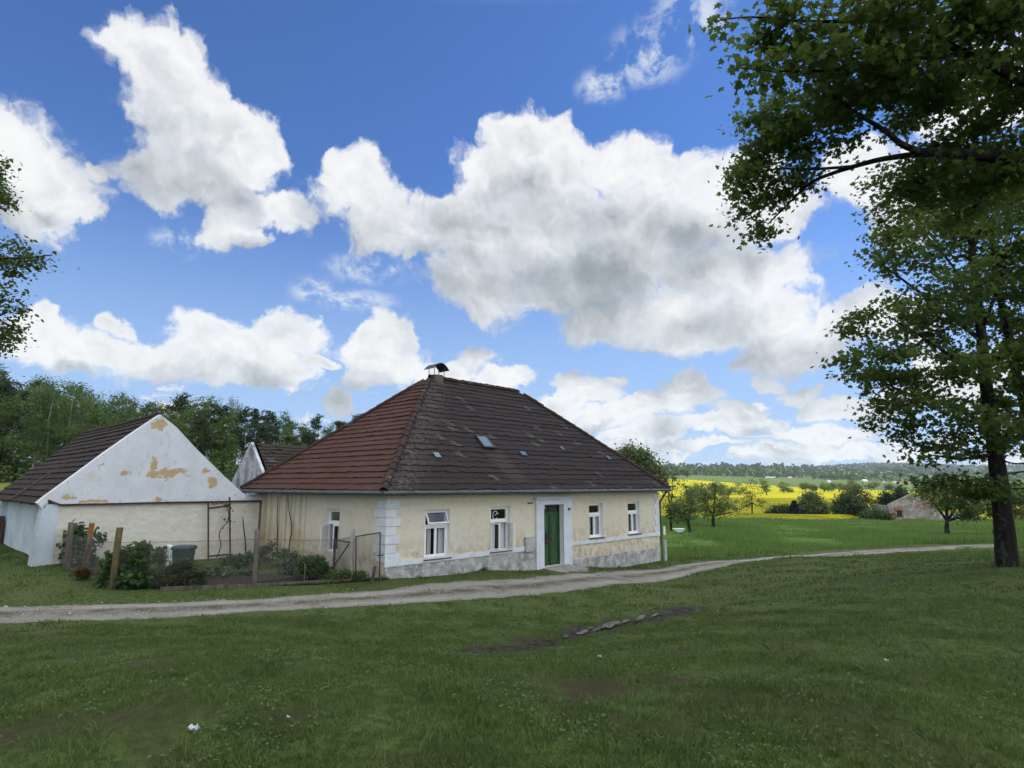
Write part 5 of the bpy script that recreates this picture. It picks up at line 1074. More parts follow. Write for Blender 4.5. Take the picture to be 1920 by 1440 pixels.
def chain(mb, a0, a1, b0, b1, cell=.065, r=.0022, ext=None):
    """diamond mesh between bottom a0-a1 and top b0-b1"""
    L = np.linalg.norm(a1 - a0); Hh = np.linalg.norm(b0 - a0); n = int(L / cell); m = Hh / cell
    def pt(u, v): return (1 - u) * ((1 - v) * a0 + v * b0) + u * ((1 - v) * a1 + v * b1)
    for k in range(-int(m), n + int(m) + 1):
        for sg in (1, -1):
            u0, u1 = k * cell / L, (k * cell + sg * Hh) / L; lo, hi = 0.0, 1.0
            if sg > 0:
                if u0 < 0: lo = (0 - u0) / (u1 - u0)
                if u1 > 1: hi = (1 - u0) / (u1 - u0)
            else:
                if u0 > 1: lo = (1 - u0) / (u1 - u0)
                if u1 < 0: hi = (0 - u0) / (u1 - u0)
            if hi - lo < .03 or (u0 < 0 and u1 < 0) or (u0 > 1 and u1 > 1): continue
            mb.tube(np.array([pt(u0 + (u1 - u0) * lo, lo), pt(u0 + (u1 - u0) * hi, hi)]) - fo_, r, 3, cap=False)
m_wire = M('galvanised_wire', (.20, .20, .195), .6, ((9, (.13, .11, .09), .5, .65, 3),), None, .3, .4)
def top_at(Pp, vtop): return at(np.interp(vtop, [990, 1100], [Pp[1][0] * 0, 0]), vtop, Pp[0][1]) if False else Pp[0] + (Pp[1] - Pp[0]) * ((Pp[0][2] - at(960, vtop, Pp[0][1])[2]) / (Pp[0][2] - Pp[1][2]))
seq = [(P0, 990), (PA, 1000), (PB, 1012), (PC, 1017), (PD, 1011), (PF, 1012), (PE, 1006)]
for (A_, va), (B_, vb) in zip(seq[:-1], seq[1:]):
    ta, tb = top_at(A_, va), top_at(B_, vb); mb = MB(); e_ = np.array([0, 0, .06]); chain(mb, A_[0] + e_, B_[0] + e_, ta, tb); mb.build('wire_mesh', m_wire, fence)
    mb = MB(); mid = (ta + tb) / 2 - (0, 0, .03); mb.tube(np.array([ta, (ta + mid) / 2, mid, (tb + mid) / 2, tb]) - fo_, .005, 4); mb.build('tension_wire', m_dkmetal, fence)
mb = MB(); pts = np.array([onground(u, v) for u, v in ((300, 1108), (420, 1104), (520, 1099), (600, 1094), (657, 1091))]) + (0, 0, .05)
for a, b in zip(pts[:-1], pts[1:]): mb.prism([a - fo_ + (0, 0, -.1), b - fo_ + (0, 0, -.1), b - fo_ + (0, 0, .055 + rng.normal(0, .01)), a - fo_ + (0, 0, .055 + rng.normal(0, .01))], (.02, .05, 0))
mb.build('edging_board', m_wood, fence)
# gate between the last post and the house corner
ga, gb = onground(667, 1091), onground(711.5, 1089); Yg = ga[1]; ta, tb = at(667.5, 1006, ga[1]), at(713, 998.5, gb[1])
gate = tag(empty('garden_gate', ga), 'light metal garden gate with wire mesh next to the white house corner', 'gate'); go_ = np.array(ga); sv = fo_; 
for a, b, nm in ((ga + (0, 0, .03), ta, 'stile'), (gb + (0, 0, .03), tb, 'stile'), (ta, tb, 'rail'), (ga + (0, 0, .08), gb + (0, 0, .08), 'rail')):
    mb = MB(); mb.tube(np.array([a, b]) - go_, .022, 6); mb.build(nm, m_dkmetal, gate)
fo_ = go_; mb = MB(); chain(mb, ga + (0, 0, .1), gb + (0, 0, .1), ta, tb, .045, .002); mb.build('wire_mesh', m_wire, gate)
mb = MB(); q = gb + (tb - gb) * .52; mb.tube(np.array([q - (.09, 0, 0), q + (.10, .02, .01)]) - go_, .02, 6); mb.build('latch', m_dkmetal, gate); fo_ = sv
a, b = onground(697, 1093), at(703, 1062, onground(697, 1093)[1] - .05); mb = MB(); mb.tube(np.array([[0, 0, -.1], b - a]), (.06, .05), 6); tag(mb.build('stake', m_wood, None, loc=a), 'short weathered stake leaning before the mesh gate', 'stake')
# rusty trellis frame against the cream wall
def wallpt(u, v, off=.25): t, z = on_s(u, v, B_S - off); return HP(t, B_S - off, z)
tq = [wallpt(392, 1043), wallpt(390.5, 942), wallpt(430.5, 932), wallpt(433, 1039)]
tre = tag(empty('trellis_frame', tq[0]), 'rusty angle-iron trellis frame leaning on the cream garden wall', 'trellis'); to_ = tq[0]
for a, b, nm in ((tq[0] - (0, 0, .35), tq[1], 'upright'), (tq[3] - (0, 0, .35), tq[2], 'upright'), (wallpt(391, 953), wallpt(431, 948.5), 'crossbar'), (tq[0], tq[3], 'crossbar')):
    mb = MB(); mb.tube(np.array([a, b]) - to_, .035, 4); mb.build(nm, m_rust, tre)
m_vine = M('vine_stem', (.040, .032, .028), .95, ((8, (.07, .06, .05), .5, .65, 3),), None, .1)
def stem(pts, r, label, off=.12, name='vine', cat='vine', leftwall=False, leaves=0):
    q = []
    for u, v in pts:
        if leftwall:
            d = ray(u, v); k = ((HO @ FV) - off) / (d[:2] @ FV); q.append(d * k)
        else: q.append(wallpt(u, v, off))
    q = np.array(q); root = tag(empty(name, q[0]), label, cat); mb = MB(); mb.tube(q - q[0], np.linspace(r, r * .5, len(q)), 5); mb.build('stem', m_vine, root)
    if leaves:
        P = q[rng.integers(len(q) // 2, len(q), leaves)] + rng.normal(0, .12, (leaves, 3)) - q[0]; link('leaves', leaf_mesh('leaves', P, .1, 'heart', l_lilac, 1.2), root)
    return root
stem([(406,1046),(412,1032),(414.5,1020),(411,1006),(411.5,998),(414,992),(420,986),(427,980),(429,968),(428,955),(424,946),(412,943),(400,946)], .022, 'crooked bare vine climbing inside the rusty trellis frame', .3, leaves=26)
stem([(461,1045),(459.5,1012),(457,990),(455,970)], .035, 'dark leaning pole beside the trellis at the cream wall', .45, 'garden_pole', 'pole')
stem([(519,1040),(520,1000),(519.5,970),(521,945),(521.5,930)], .022, 'straight dark vine stem running up the stained side wall of the farmhouse', .06, leftwall=True)
stem([(540,1042),(543,1018),(546.5,1000),(547,982),(543,966),(541,950),(540,934)], .026, 'wavy dark vine stem climbing the side wall left of the open window', .08, leftwall=True)

def bush(name, u, v, blobs, n, per, spread, lsize, shape, lmat, label, Y=None, tilt=.9, stems=5, sr=.02, cat='shrub', group=None):
    b = onground(u, v) if Y is None else np.array(at(u, v, Y)); b[2] = Hs(b[0], b[1]); T = Tree(b); Yb = b[1]
    bl = [pb_(q[0], q[1], Yb + (q[4] if len(q) > 4 else 0), q[2], q[3], max(q[2], q[3]) * Yb / 1150 * .9) for q in blobs]
    for k in range(stems):
        e_ = np.array(bl[k % len(bl)][:3]) + rng.normal(0, .1, 3); T.limb([b + rng.normal(0, .12, 3) * (1, 1, 0) - (0, 0, .1), (b + e_) / 2 + rng.normal(0, .08, 3), e_], sr, sr * .3, 5)
    root = tag(empty(name, b), label, cat, group); lv = T.grow(blob_pts(bl, n), per, spread, .7, rk=.006, n=3); g = H(lv[:, 0] + b[0], lv[:, 1] + b[1]) - b[2] + .03; lv[:, 2] = np.maximum(lv[:, 2], g)
    T.mb.build('stems', m_bark, root, True); link('foliage', leaf_mesh('foliage', lv, lsize, shape, lmat, tilt, droop=.4), root); return root
bush('lilac_bush', 145, 1076, ((142,1000,10,14),(150,985,7,10),(160,1006,12,10),(184,1003,12,5),(190,1012,10,4),(136,1022,14,12),(158,1028,16,16),(128,1040,9,8),(160,1052,18,12)), 95, 13, .10, .115, 'heart', l_shrub, 'dark loose shrub between the two left fence posts', Y=21.2, stems=7)
bush('hazel_bush', 245, 1103, ((212,1050,16,14),(240,1036,16,10),(262,1046,14,16),(208,1078,18,16),(245,1076,26,18),(270,1080,14,16),(236,1095,30,8),(266,1024,9,6)), 170, 19, .11, .135, 'heart', l_lilac, 'big-leaved green bush behind the mossy leaning fence post', stems=8)
bush('feathery_shrub', 338, 1103, ((312,1074,12,12),(340,1062,18,14),(370,1072,16,12),(332,1086,28,10),(368,1092,20,8),(302,1090,12,8),(352,1050,8,6)), 200, 34, .09, .06, 'oval', l_grey, 'fine-leaved grey-green shrub in front of the compost bin', stems=8, sr=.012)
bush('box_bush', 592, 1080, ((592,1055,20,15),(575,1060,14,12),(606,1060,14,12),(592,1068,26,8)), 170, 34, .09, .06, 'oval', l_shrub, 'dense dark rounded bush under the open side window', Y=20.3, sr=.015)
bush('rose_bush', 505, 1050, ((500,1030,9,7),(510,1022,6,5),(490,1035,7,5),(520,1037,7,5)), 50, 18, .1, .085, 'oval', l_shrub, 'leafy rose bush at the foot of the straight vine stem', Y=24.5)
bush('rose_bush', 545, 1055, ((535,1035,7,5),(550,1041,10,5),(528,1044,7,4),(562,1047,8,4)), 50, 18, .1, .085, 'oval', l_shrub, 'low rose bush at the foot of the wavy vine stem', Y=23)
bush('currant_bush', 300, 1062, ((298,1038,10,10),(292,1046,8,8),(306,1048,8,8)), 50, 20, .1, .08, 'oval', l_shrub, 'small dark currant bush left of the compost bin', Y=21.5)
bush('weed_clump', 640, 1090, ((632,1080,16,7),(648,1078,12,8),(618,1084,12,6)), 80, 24, .1, .07, 'oval', l_forest, 'clump of weeds at the foot of the concrete gate post', sr=.01)
bush('weed_clump', 680, 1090, ((676,1078,7,8),(684,1084,7,6)), 30, 22, .08, .07, 'oval', l_forest, 'tuft of weeds growing at the hinge side of the gate', sr=.01)
bush('peony_bush', 152, 1088, ((150,1072,10,6),(160,1076,10,6)), 40, 18, .08, .08, 'oval', leaf_mat('red_flower_leaf', (.10, .012, .018), (.05, .045, .02)), 'low reddish peony plant between the left fence posts', sr=.01)
bush('squash_plant', 450, 1062, ((440,1047,14,4),(465,1044,10,5),(420,1052,10,4),(455,1056,16,4)), 80, 12, .09, .12, 'heart', l_lilac, 'bright green leafy vegetables left of the middle fence post', Y=22.5, sr=.01, cat='plant')
bush('cabbage_row', 420, 1085, ((400,1068,20,3),(440,1073,20,3),(378,1074,10,4),(470,1071,12,3)), 60, 10, .09, .10, 'heart', l_shrub, 'row of bluish green vegetable leaves on the dark soil', Y=20.4, sr=.01, cat='plant')
bush('ivy_patch', 545, 1070, ((530,1056,18,6),(552,1062,20,6),(565,1052,12,6)), 70, 18, .12, .09, 'heart', l_shrub, 'low creeping greens between soil and side wall', Y=21.6, sr=.01, cat='plant')
for (u, v, ru, rv, lab) in ((747,1075,7,9,'tall dry weeds at the plinth right of the white corner'),(776,1070,14,8,'wide weed tuft at the plinth below the first front window'),(905,1066,12,3,'thin weeds along the plinth below the second front window'),(722,1082,5,8,'weed tuft at the foot of the white corner blocks')):
    bush('weed_tuft', u, v + 3, ((u, v, ru, rv),), 26, 22, .06, .09, 'blade', l_grey, lab, tilt=1.2, sr=.006, stems=3, cat='plant')
# yellow flower
b = onground(418, 1088); mb = MB(); mb.tube([(0, 0, -.02), (.01, 0, .15)], .006, 5); fr_ = tag(empty('yellow_flower', b), 'single yellow flower on the dark garden soil', 'flower'); mb.build('stalk', m_green, fr_)
mb = MB(); mb.lathe([(.005, .13), (.05, .16), (.055, .185), (.02, .20)], 10); mb.build('bloom', M('yellow_petal', (.75, .65, .10), .7), fr_)
# compost bin
p = at(342, 1066, 22.4); p[2] = Hs(p[0], p[1]); k = 22.4 / 1150; bin_ = tag(empty('compost_bin', p), 'blue-green plastic compost bin with a flat lid against the cream wall', 'bin')
topz = at(342, 1030, 22.4)[2] - p[2]; m_bin = M('green_plastic', (.020, .060, .062), .45, ((6, (.03, .075, .075), .45, .6, 3),), None, .4)
def rrect(w, d, z, r=.08, n=5):
    o = []
    for cx, cy, a0 in ((w - r, d - r, 0), (-w + r, d - r, 90), (-w + r, -d + r, 180), (w - r, -d + r, 270)):
        for t in np.linspace(a0, a0 + 90, n): o.append((cx + r * math.cos(R(t)), cy + r * math.sin(R(t)), z))
    return o
def loft(mb, rings):
    n = len(rings[0]); V = np.vstack(rings); mb.add(V, [(i * n + j, i * n + (j + 1) % n, (i + 1) * n + (j + 1) % n, (i + 1) * n + j) for i in range(len(rings) - 1) for j in range(n)] + [tuple(range(n))[::-1], tuple((len(rings) - 1) * n + j for j in range(n))])
mb = MB(); loft(mb, [rrect(.24, .24, 0), rrect(.26, .26, .1), rrect(.30, .29, topz * .9), rrect(.30, .29, topz)]); mb.build('body', m_bin, bin_)
mb = MB(); loft(mb, [rrect(.345, .33, topz + .004), rrect(.345, .33, topz + .07), rrect(.31, .30, topz + .13), rrect(.18, .16, topz + .155)]); mb.build('lid', m_bin, bin_)
q = at(317, 1066, 22.6); q[2] = Hs(q[0], q[1]) ; mb = MB(); mb.prism([(-.17, -.12, .55), (.19, -.12, .35), (.19, -.12, .62), (-.12, -.12, .74)], (0, .25, 0)); mb.box((-.1, -.1, -.1), (.15, .1, .5))
cr_ = tag(empty('plastic_canister', q), 'whitish canister with a dark opening left of the compost bin', 'canister'); mb.build('body', m_paint, cr_); mb = MB(); mb.box((-.19, -.135, .58), (-.06, -.1205, .70)); mb.build('opening', m_black, cr_)
# garden behind the house corner: white tub on a stand, white post, lattice
b = onground(1273, 1002); k = b[1] / 1150; tub_s = .85; tub = tag(empty('bathtub', b), 'old white bathtub standing in the grass right of the house', 'bathtub')
tub.scale = (tub_s, tub_s, tub_s)
mb = MB(); loft(mb, [rrect(.34, .22, .22, .1), rrect(.42, .28, .36, .12), rrect(.48, .33, .50, .12)]); mb.build('tub', m_paint, tub)
mb = MB(); loft(mb, [rrect(.54, .38, .502, .12), rrect(.54, .38, .56, .12)]); mb.build('rim', m_paint, tub)
for dx, dy in ((-.28, -.15), (.28, -.15), (-.28, .15), (.28, .15)): mb = MB(); mb.box((dx - .03, dy - .03, -.1), (dx + .03, dy + .03, .24)); mb.build('foot', m_dkmetal, tub)
b = onground(1246, 1004); mb = MB(); mb.tube([(0, 0, -.1), (0, 0, .32), (0, 0, .72)], .085, 8); tag(mb.build('marker_post', m_paint, None, loc=b), 'short white post in the grass just right of the house wall', 'post')
# litter on the turf
m_paper = M('crumpled_foil', (.46, .49, .54), .5, ((8, (.28, .32, .38), .45, .6, 3),), (30, .8, .01), .5)
def scrap(u, v, w, label, seed):
    r = np.random.default_rng(seed); b = onground(u, v); n = 7; X_, Y2_ = np.meshgrid(np.linspace(-w, w, n), np.linspace(-w * .45, w * .45, 5), indexing='ij'); Z_ = .02 + np.abs(r.normal(0, w * .3, X_.shape)) + .02
    i, j = np.meshgrid(np.arange(n - 1), np.arange(4), indexing='ij'); F_ = np.stack([i * 5 + j, (i + 1) * 5 + j, (i + 1) * 5 + j + 1, i * 5 + j + 1], -1).reshape(-1, 4)
    top = np.dstack([X_ + r.normal(0, w * .1, X_.shape), Y2_ + r.normal(0, w * .1, X_.shape), Z_]).reshape(-1, 3); nv = len(top); bd = [i_ * 5 for i_ in range(n)] + [(n - 1) * 5 + j_ for j_ in range(1, 5)] + [i_ * 5 + 4 for i_ in range(n - 2, -1, -1)] + [j_ for j_ in range(3, 0, -1)]
    side = np.array([[bd[k_], bd[(k_ + 1) % len(bd)], nv + bd[(k_ + 1) % len(bd)], nv + bd[k_]] for k_ in range(len(bd))])
    o = link('paper_scrap', np_mesh('paper_scrap', np.vstack([top, top - (0, 0, .008)]), [F_, F_[:, ::-1] + nv, side], m_paper), None, b); tag(o, label, 'litter'); o.rotation_euler = (.1, .1, -.5); return o
scrap(362, 1376, .045, 'crumpled silvery wrapper lying in the grass at the lower left', 1)
scrap(540, 1353, .014, 'tiny white paper scrap on a bare patch left of the middle foreground', 2)
scrap(1124, 1236, .025, 'small white scrap in the grass below the muddy ditch', 4)
scrap(622, 1116.5, .04, 'white scrap at the grassy edge of the track near the gate', 6)
scrap(1662, 1244, .02, 'small white scrap in the shaded grass at the right', 5)
# plank fence end at the far left
b = onground(-6, 1020); fe = tag(empty('plank_fence', b), 'dark brown plank fence touching the barn at the left picture edge', 'fence')
for kx in range(9):
    mb = MB(); mb.box((-.25 * kx - .02, -.02, -.3), (-.25 * kx + .2, .02, 1.25 + .03 * math.sin(kx * 5))); mb.build('plank', M('brown_planks', (.060, .035, .028), .9) if kx == 0 else bpy.data.materials['brown_planks'], fe)
mb = MB(); mb.box((-2.2, .0205, .4), (.18, .06, .5)); mb.build('rail', bpy.data.materials['brown_planks'], fe)

# ------------------------------------------------------------------ water lying in the muddy ditch
V_all = []; F_all = []; nv = 0
for (u, v, a, b_) in ((1145,1173,.55,.22),(1118,1181,.40,.17),(1092,1188,.30,.15),(1200,1161,.5,.13),(1172,1167,.3,.12),(1228,1155,.3,.08),(1132,1178,.22,.10),(1105,1180,.18,.09),(1160,1172,.2,.08),(1060,1195,.2,.1)):
    c_ = onground(u, v); th = np.linspace(0, 2 * np.pi, 26, endpoint=False); rr_ = 1 + .35 * fbm(np.cos(th) * 1.5 + u, np.sin(th) * 1.5, 1.0, 71, 4); dirv = MUD[4] - MUD[3]; dirv = dirv / np.linalg.norm(dirv); nv_ = np.array([-dirv[1], dirv[0]])
    xy = c_[:2] + np.outer(.75 * a * rr_ * np.cos(th), dirv) + np.outer(.55 * b_ * rr_ * np.sin(th), nv_); z = max(H(xy[:, 0], xy[:, 1]).min(), H(c_[:1], c_[1:2])[0]) + .012
    z = H(c_[:1], c_[1:2])[0] + .025
    V_all.append(np.column_stack([xy, np.full(26, z)])); F_all.append(np.arange(26)[None] + nv); nv += 26
m_water = M('muddy_water', (.03, .028, .024), .06, ((2, (.05, .045, .035), .45, .6, 3),), (14, .45, .05), .9)
tag(link('puddle', np_mesh('puddle', np.vstack(V_all), np.vstack(F_all), m_water)), kind='structure')

# ------------------------------------------------------------------ grass
GB = np.array([HO + LV * -.05 + FV * -.05, HO + FV * 17.2, HO + FV * 17.2 + LV * 9.9, HO + LV * 9.9])
def in_house(x, y):
    t = (x - HO[0]) * FV[0] + (y - HO[1]) * FV[1]; s_ = (x - HO[0]) * LV[0] + (y - HO[1]) * LV[1]
    return ((t > -.03) & (t < 17.15) & (s_ > -.02) & (s_ < 10)) | ((t > -7.2) & (t < .1) & (s_ > 9.05) & (s_ < 21)) | ((t > 7.5) & (t < 9.6) & (s_ > -1.05) & (s_ < 0))
def in_garden(x, y):
    P = np.array([g0, g1, g2, g3]); ins = np.ones(x.shape, bool)
    for a, b in zip(P, np.roll(P, -1, 0)): ins &= ((b[0] - a[0]) * (y - a[1]) - (b[1] - a[1]) * (x - a[0])) > 0
    return ins
def grass(name, n, r0, r1, a0, a1, hgt, wid, mat, power, seed, lush=None, keepdirt=.1, rows=2):
    """blades as bent strips, denser near the eye"""
    r_ = np.random.default_rng(seed); f = r_.uniform(0, 1, n); r = (r0 ** power + f * (r1 ** power - r0 ** power)) ** (1 / power); a = r_.uniform(R(a0), R(a1), n); x, y = r * np.sin(a), r * np.cos(a)
    d, w = road_dist(x, y); keep = ((d > w / 2 * (.96 + .16 * fbm(x, y, 1.5, 81, 4))) | ((d < .30) & (fbm(x, y, .8, 83, 4) > .12) & (r_.uniform(0, 1, n) < .45))) & ~in_house(x, y) & ~in_garden(x, y)
    keep &= (r_.uniform(0, 1, n) > dirt_mask(x, y) * (1 - keepdirt)) & (r_.uniform(0, 1, n) > mud_mask(x, y) * .97)
    x, y, r = x[keep], y[keep], r[keep]; m = len(x); z = H(x, y)
    cl = np.clip(.62 + 1.0 * fbm(x, y, 1.3, 91, 5), .2, 1.9); h_ = hgt * cl * r_.uniform(.6, 1.3, m) * (1 if lush is None else lush(x, y)); w_ = wid * r_.uniform(.7, 1.3, m) * np.maximum(1, r / 9)
    th = r_.uniform(0, 2 * np.pi, m); lean = r_.normal(0, .45, (m, 2)); sx_, sy_ = np.cos(th) * w_, np.sin(th) * w_
    b0 = np.stack([x - sx_, y - sy_, z - .01], -1); b1 = np.stack([x + sx_, y + sy_, z - .01], -1)
    m0 = np.stack([x + lean[:, 0] * h_ * .35 - sx_ * .7, y + lean[:, 1] * h_ * .35 - sy_ * .7, z + h_ * .6], -1); m1 = m0 + np.stack([sx_ * 1.4, sy_ * 1.4, 0 * x], -1)
    tp = np.stack([x + lean[:, 0] * h_, y + lean[:, 1] * h_, z + h_ * .95], -1)
    V = np.stack([b0, b1, m1, tp, m0], 1).reshape(-1, 3); F = np.arange(m * 5).reshape(m, 5)
    return tag(link(name, fast_mesh(name, V, F, mat)), kind='stuff')
def grass_mat(name, cs, patch):
    m, nt, out = new_mat(name)
    g = nt.nodes.new('ShaderNodeNewGeometry').outputs['Random Per Island']; ra = nt.nodes.new('ShaderNodeValToRGB'); nt.links.new(g, ra.inputs[0]); e = ra.color_ramp.elements
    e[0].color = cs[0] + (1,); e[1].color = cs[-1] + (1,)
    for k, c in enumerate(cs[1:-1]): e.new((k + 1) / (len(cs) - 1)).color = c + (1,)
    co = nd(nt, 'ShaderNodeTexCoord').outputs['Object']
    col = mixc(nt, mapr(nt, noise(nt, co, .55, 4), .42, .66, 0, .7), ra.outputs[0], patch[0]); col = mixc(nt, mapr(nt, noise(nt, scaled(nt, co, (1, 1, 1), (9, 4, 1)), 1.6, 4), .5, .7, 0, .6), col, patch[1])
    b = nd(nt, 'ShaderNodeBsdfPrincipled', {'Base Color': col, 'Roughness': .6, 'Specular IOR Level': .2}); t = nd(nt, 'ShaderNodeBsdfTranslucent', {'Color': col})
    mx = nd(nt, 'ShaderNodeMixShader', {0: .38, 1: b.outputs[0], 2: t.outputs[0]}); nt.links.new(mx.outputs[0], out.inputs[0]); return m
m_grass = grass_mat('grass_blades', [(.047, .090, .020), (.082, .138, .030), (.115, .168, .044), (.066, .116, .028), (.165, .172, .075)], ((.112, .148, .042), (.048, .090, .025)))
m_mead = grass_mat('meadow_blades', [(.11, .20, .042), (.15, .25, .058), (.19, .28, .08), (.125, .21, .052)], ((.16, .25, .056), (.105, .185, .044)))
grass('grass', 150000, 2.2, 8, -52, 52, .052, .0028, m_grass, 1.35, 201)
grass('grass', 120000, 8, 16, -50, 50, .058, .0034, m_grass, 1.5, 202)
grass('grass', 110000, 16, 44, -48, 48, .075, .0055, m_grass, 1.3, 203)
r_ = np.random.default_rng(211); nc = 1500; rc = np.exp(r_.uniform(math.log(3.0), math.log(19), nc)); ac = r_.uniform(R(-50), R(50), nc); cx_, cy_ = rc * np.sin(ac), rc * np.cos(ac)
kp = (dirt_mask(cx_, cy_) < .5) & (mud_mask(cx_, cy_) < .4) & ~in_house(cx_, cy_) & ~in_garden(cx_, cy_); dd_, ww_ = road_dist(cx_, cy_); kp &= dd_ > ww_ / 2 + .1; cx_, cy_ = cx_[kp], cy_[kp]; nb = 34; m_ = len(cx_)
sc0 = r_.uniform(.5, 1.25, m_); px_ = np.repeat(cx_, nb) + r_.normal(0, .055, m_ * nb) * np.repeat(sc0, nb) * 1.3; py_ = np.repeat(cy_, nb) + r_.normal(0, .055, m_ * nb) * np.repeat(sc0, nb) * 1.3; hh_ = np.repeat(.092 * sc0, nb) * r_.uniform(.5, 1.2, m_ * nb)
zz_ = H(px_, py_); rr2 = np.hypot(px_, py_); w_ = .0032 * np.maximum(1, rr2 / 8); th_ = r_.uniform(0, 6.28, m_ * nb); sx_, sy_ = np.cos(th_) * w_, np.sin(th_) * w_; le = r_.normal(0, .55, (m_ * nb, 2))
V_ = np.stack([np.stack([px_ - sx_, py_ - sy_, zz_ - .01], -1), np.stack([px_ + sx_, py_ + sy_, zz_ - .01], -1), np.stack([px_ + le[:, 0] * hh_ * .4 + sx_ * .7, py_ + le[:, 1] * hh_ * .4 + sy_ * .7, zz_ + hh_ * .6], -1), np.stack([px_ + le[:, 0] * hh_, py_ + le[:, 1] * hh_, zz_ + hh_ * .9], -1), np.stack([px_ + le[:, 0] * hh_ * .4 - sx_ * .7, py_ + le[:, 1] * hh_ * .4 - sy_ * .7, zz_ + hh_ * .6], -1)], 1)
m_tuft = grass_mat('tuft_blades', [(.052, .102, .022), (.092, .160, .036), (.132, .198, .056), (.175, .20, .085)], ((.118, .175, .05), (.062, .116, .03)))
tag(link('grass_tufts', fast_mesh('grass_tufts', V_.reshape(-1, 3), np.arange(m_ * nb * 5).reshape(-1, 5), m_tuft)), kind='stuff')
nw = 26000; rw = np.exp(r_.uniform(math.log(3.0), math.log(15), nw)); aw = r_.uniform(R(-50), R(50), nw); xw, yw = rw * np.sin(aw), rw * np.cos(aw); kp = (fbm(xw, yw, 1.7, 215, 5) > .16) & (dirt_mask(xw, yw) < .6) & (mud_mask(xw, yw) < .3); dd_, ww_ = road_dist(xw, yw); kp &= dd_ > ww_ / 2 + .2; xw, yw = xw[kp], yw[kp]
tag(link('clover', leaf_mesh('clover', np.stack([xw, yw, H(xw, yw) + r_.uniform(.015, .05, len(xw))], -1), .032, 'oval', leaf_mat('clover_leaf', (.060, .115, .030), (.10, .165, .048), None, .3), .45)), kind='stuff')
def tall(x, y): return np.clip((y - 30) / 14, .35, 1.0)
def meadow(name, n, seed):
    r_ = np.random.default_rng(seed); u = r_.uniform(1215, 2080, n); v = r_.uniform(972, 1046, n); 
    d = np.stack([(u - 960), FPX * _c - (720 - v) * _s, FPX * _s + (720 - v) * _c], -1); d /= d[:, 1:2]; Y = np.exp(r_.uniform(math.log(36), math.log(112), n)); x = d[:, 0] * Y; y = Y
    dd, w = road_dist(x, y); keep = (dd > w / 2 + np.where(x > 10, 1.4, 3.0) + .6 * fbm(x, y, .4, 95, 3)) & ~in_house(x, y) & ((x - 10.5) > (y - 33) * -.9); x, y = x[keep], y[keep]; z = H(x, y); m = len(x)
    cl = np.clip(.75 + .9 * fbm(x, y, .22, 96, 5), .25, 1.8); h_ = .42 * cl * r_.uniform(.6, 1.2, m); w_ = .020 * r_.uniform(.7, 1.4, m) * y / 40
    th = r_.uniform(0, 6.28, m); lean = r_.normal(0, .3, (m, 2)); sx_, sy_ = np.cos(th) * w_, np.sin(th) * w_
    V = np.stack([np.stack([x - sx_, y - sy_, z], -1), np.stack([x + sx_, y + sy_, z], -1), np.stack([x + sx_ * .6 + lean[:, 0] * h_ * .5, y + sy_ * .6 + lean[:, 1] * h_ * .5, z + h_ * .65], -1), np.stack([x + lean[:, 0] * h_, y + lean[:, 1] * h_, z + h_], -1), np.stack([x - sx_ * .6 + lean[:, 0] * h_ * .5, y - sy_ * .6 + lean[:, 1] * h_ * .5, z + h_ * .65], -1)], 1).reshape(-1, 3)
    return tag(link(name, fast_mesh(name, V, np.arange(m * 5).reshape(m, 5), m_mead)), kind='stuff')
meadow('meadow_grass', 130000, 301)

# ------------------------------------------------------------------ the cloud that keeps this hamlet in shade (high up towards the sun, right of the view)
CH = 900.0; sc_ = np.array([20, 84]) + SUN_DIR[:2] / SUN_DIR[2] * CH
tn, pn = 96, 40; th, ph = np.meshgrid(np.linspace(0, 2 * np.pi, tn, endpoint=False), np.linspace(.02, math.pi - .02, pn), indexing='ij')
ex = lambda c, p: np.sign(c) * np.abs(c) ** p
X_ = ex(np.cos(th), .55) * ex(np.sin(ph), .6) * 235; Y3 = ex(np.sin(th), .55) * ex(np.sin(ph), .6) * 185; Z3 = ex(np.cos(ph), .8) * 34
wob = 1 + .05 * fbm(np.cos(th) * 3 + Z3 * .02, np.sin(th) * 3, 1.2, 99, 5); X_ *= wob; Y3 *= wob; Z3 = Z3 * (1 + .5 * fbm(X_ / 60, Y3 / 60, 1, 98, 4))
i, j = np.meshgrid(np.arange(tn), np.arange(pn - 1), indexing='ij'); i2 = (i + 1) % tn
F_ = [np.stack([i * pn + j, i * pn + j + 1, i2 * pn + j + 1, i2 * pn + j], -1).reshape(-1, 4), (np.arange(tn) * pn)[None], (np.arange(tn) * pn + pn - 1)[None, ::-1]]
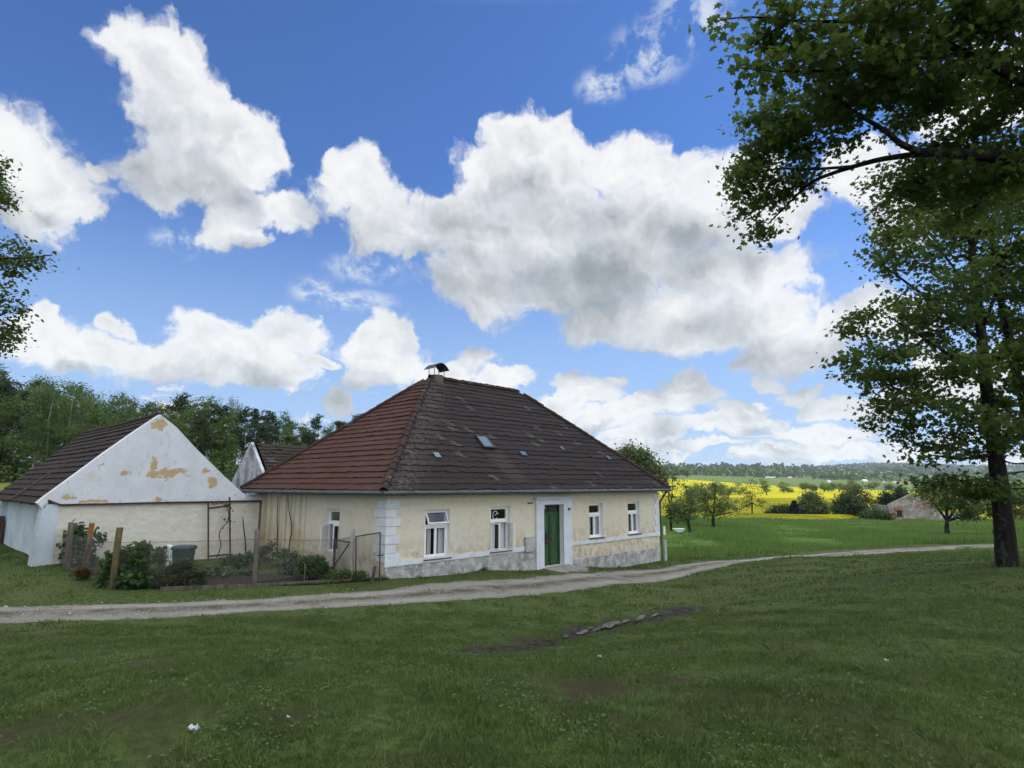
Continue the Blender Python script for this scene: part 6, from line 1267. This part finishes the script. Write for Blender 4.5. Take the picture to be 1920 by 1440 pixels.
m, nt, out = new_mat('cloud_vapour'); nt.links.new(nd(nt, 'ShaderNodeAddShader', {0: nd(nt, 'ShaderNodeBsdfDiffuse', {'Color': (.8, .8, .82, 1)}).outputs[0], 1: nd(nt, 'ShaderNodeBsdfTranslucent', {'Color': (.15, .15, .15, 1)}).outputs[0]}).outputs[0], out.inputs[0])
cl_ = link('cloud', np_mesh('cloud', np.stack([X_, Y3, Z3], -1).reshape(-1, 3), F_, m, True), None, (sc_[0], sc_[1], CH)); tag(cl_, kind='stuff')

# loose stones on the track and along its ragged edges
r_ = np.random.default_rng(401); n = 9000; kk = r_.integers(0, len(RC) - 200, n); la = np.clip(r_.normal(0, .5, n), -1.0, 1.0)
Tn = np.gradient(RC[:, :2], axis=0); Tn /= np.linalg.norm(Tn, axis=1)[:, None]; x = RC[kk, 0] - Tn[kk, 1] * la * RC[kk, 2] / 2 + r_.normal(0, .1, n); y = RC[kk, 1] + Tn[kk, 0] * la * RC[kk, 2] / 2 + r_.normal(0, .1, n); z = H(x, y) + .03
sz = .014 * np.exp(r_.normal(0, .40, n)); base = np.array([[1,0,0],[0,1,0],[-1,0,0],[0,-1,0],[0,0,.8]]); an = r_.uniform(0, 6.28, n); jt = r_.uniform(.6, 1.3, (n, 5, 1))
Vb = base[None] * jt; Vr = np.stack([Vb[..., 0] * np.cos(an)[:, None] - Vb[..., 1] * np.sin(an)[:, None], Vb[..., 0] * np.sin(an)[:, None] + Vb[..., 1] * np.cos(an)[:, None], Vb[..., 2]], -1) * sz[:, None, None] + np.stack([x, y, z], -1)[:, None]
tri = np.array([[0,1,4],[1,2,4],[2,3,4],[3,0,4]]); F_ = (np.arange(n)[:, None, None] * 5 + tri[None]).reshape(-1, 3)
tag(link('gravel_stones', fast_mesh('gravel_stones', Vr.reshape(-1, 3), F_, M('loose_stone', (.20, .19, .175), .9, (), None, .1, isl=(.40, .385, .36)))), kind='stuff')

# ------------------------------------------------------------------ air between the hamlet and the far hills
mb = MB(); mb.box((-7500, -600, -16), (7500, 9500, 190)); m, nt, out = new_mat('haze'); nt.links.new(nd(nt, 'ShaderNodeVolumePrincipled', {'Color': (.70, .84, 1, 1), 'Density': .00008, 'Anisotropy': .2}).outputs[0], out.inputs['Volume'])
tag(mb.build('haze', m), kind='stuff')
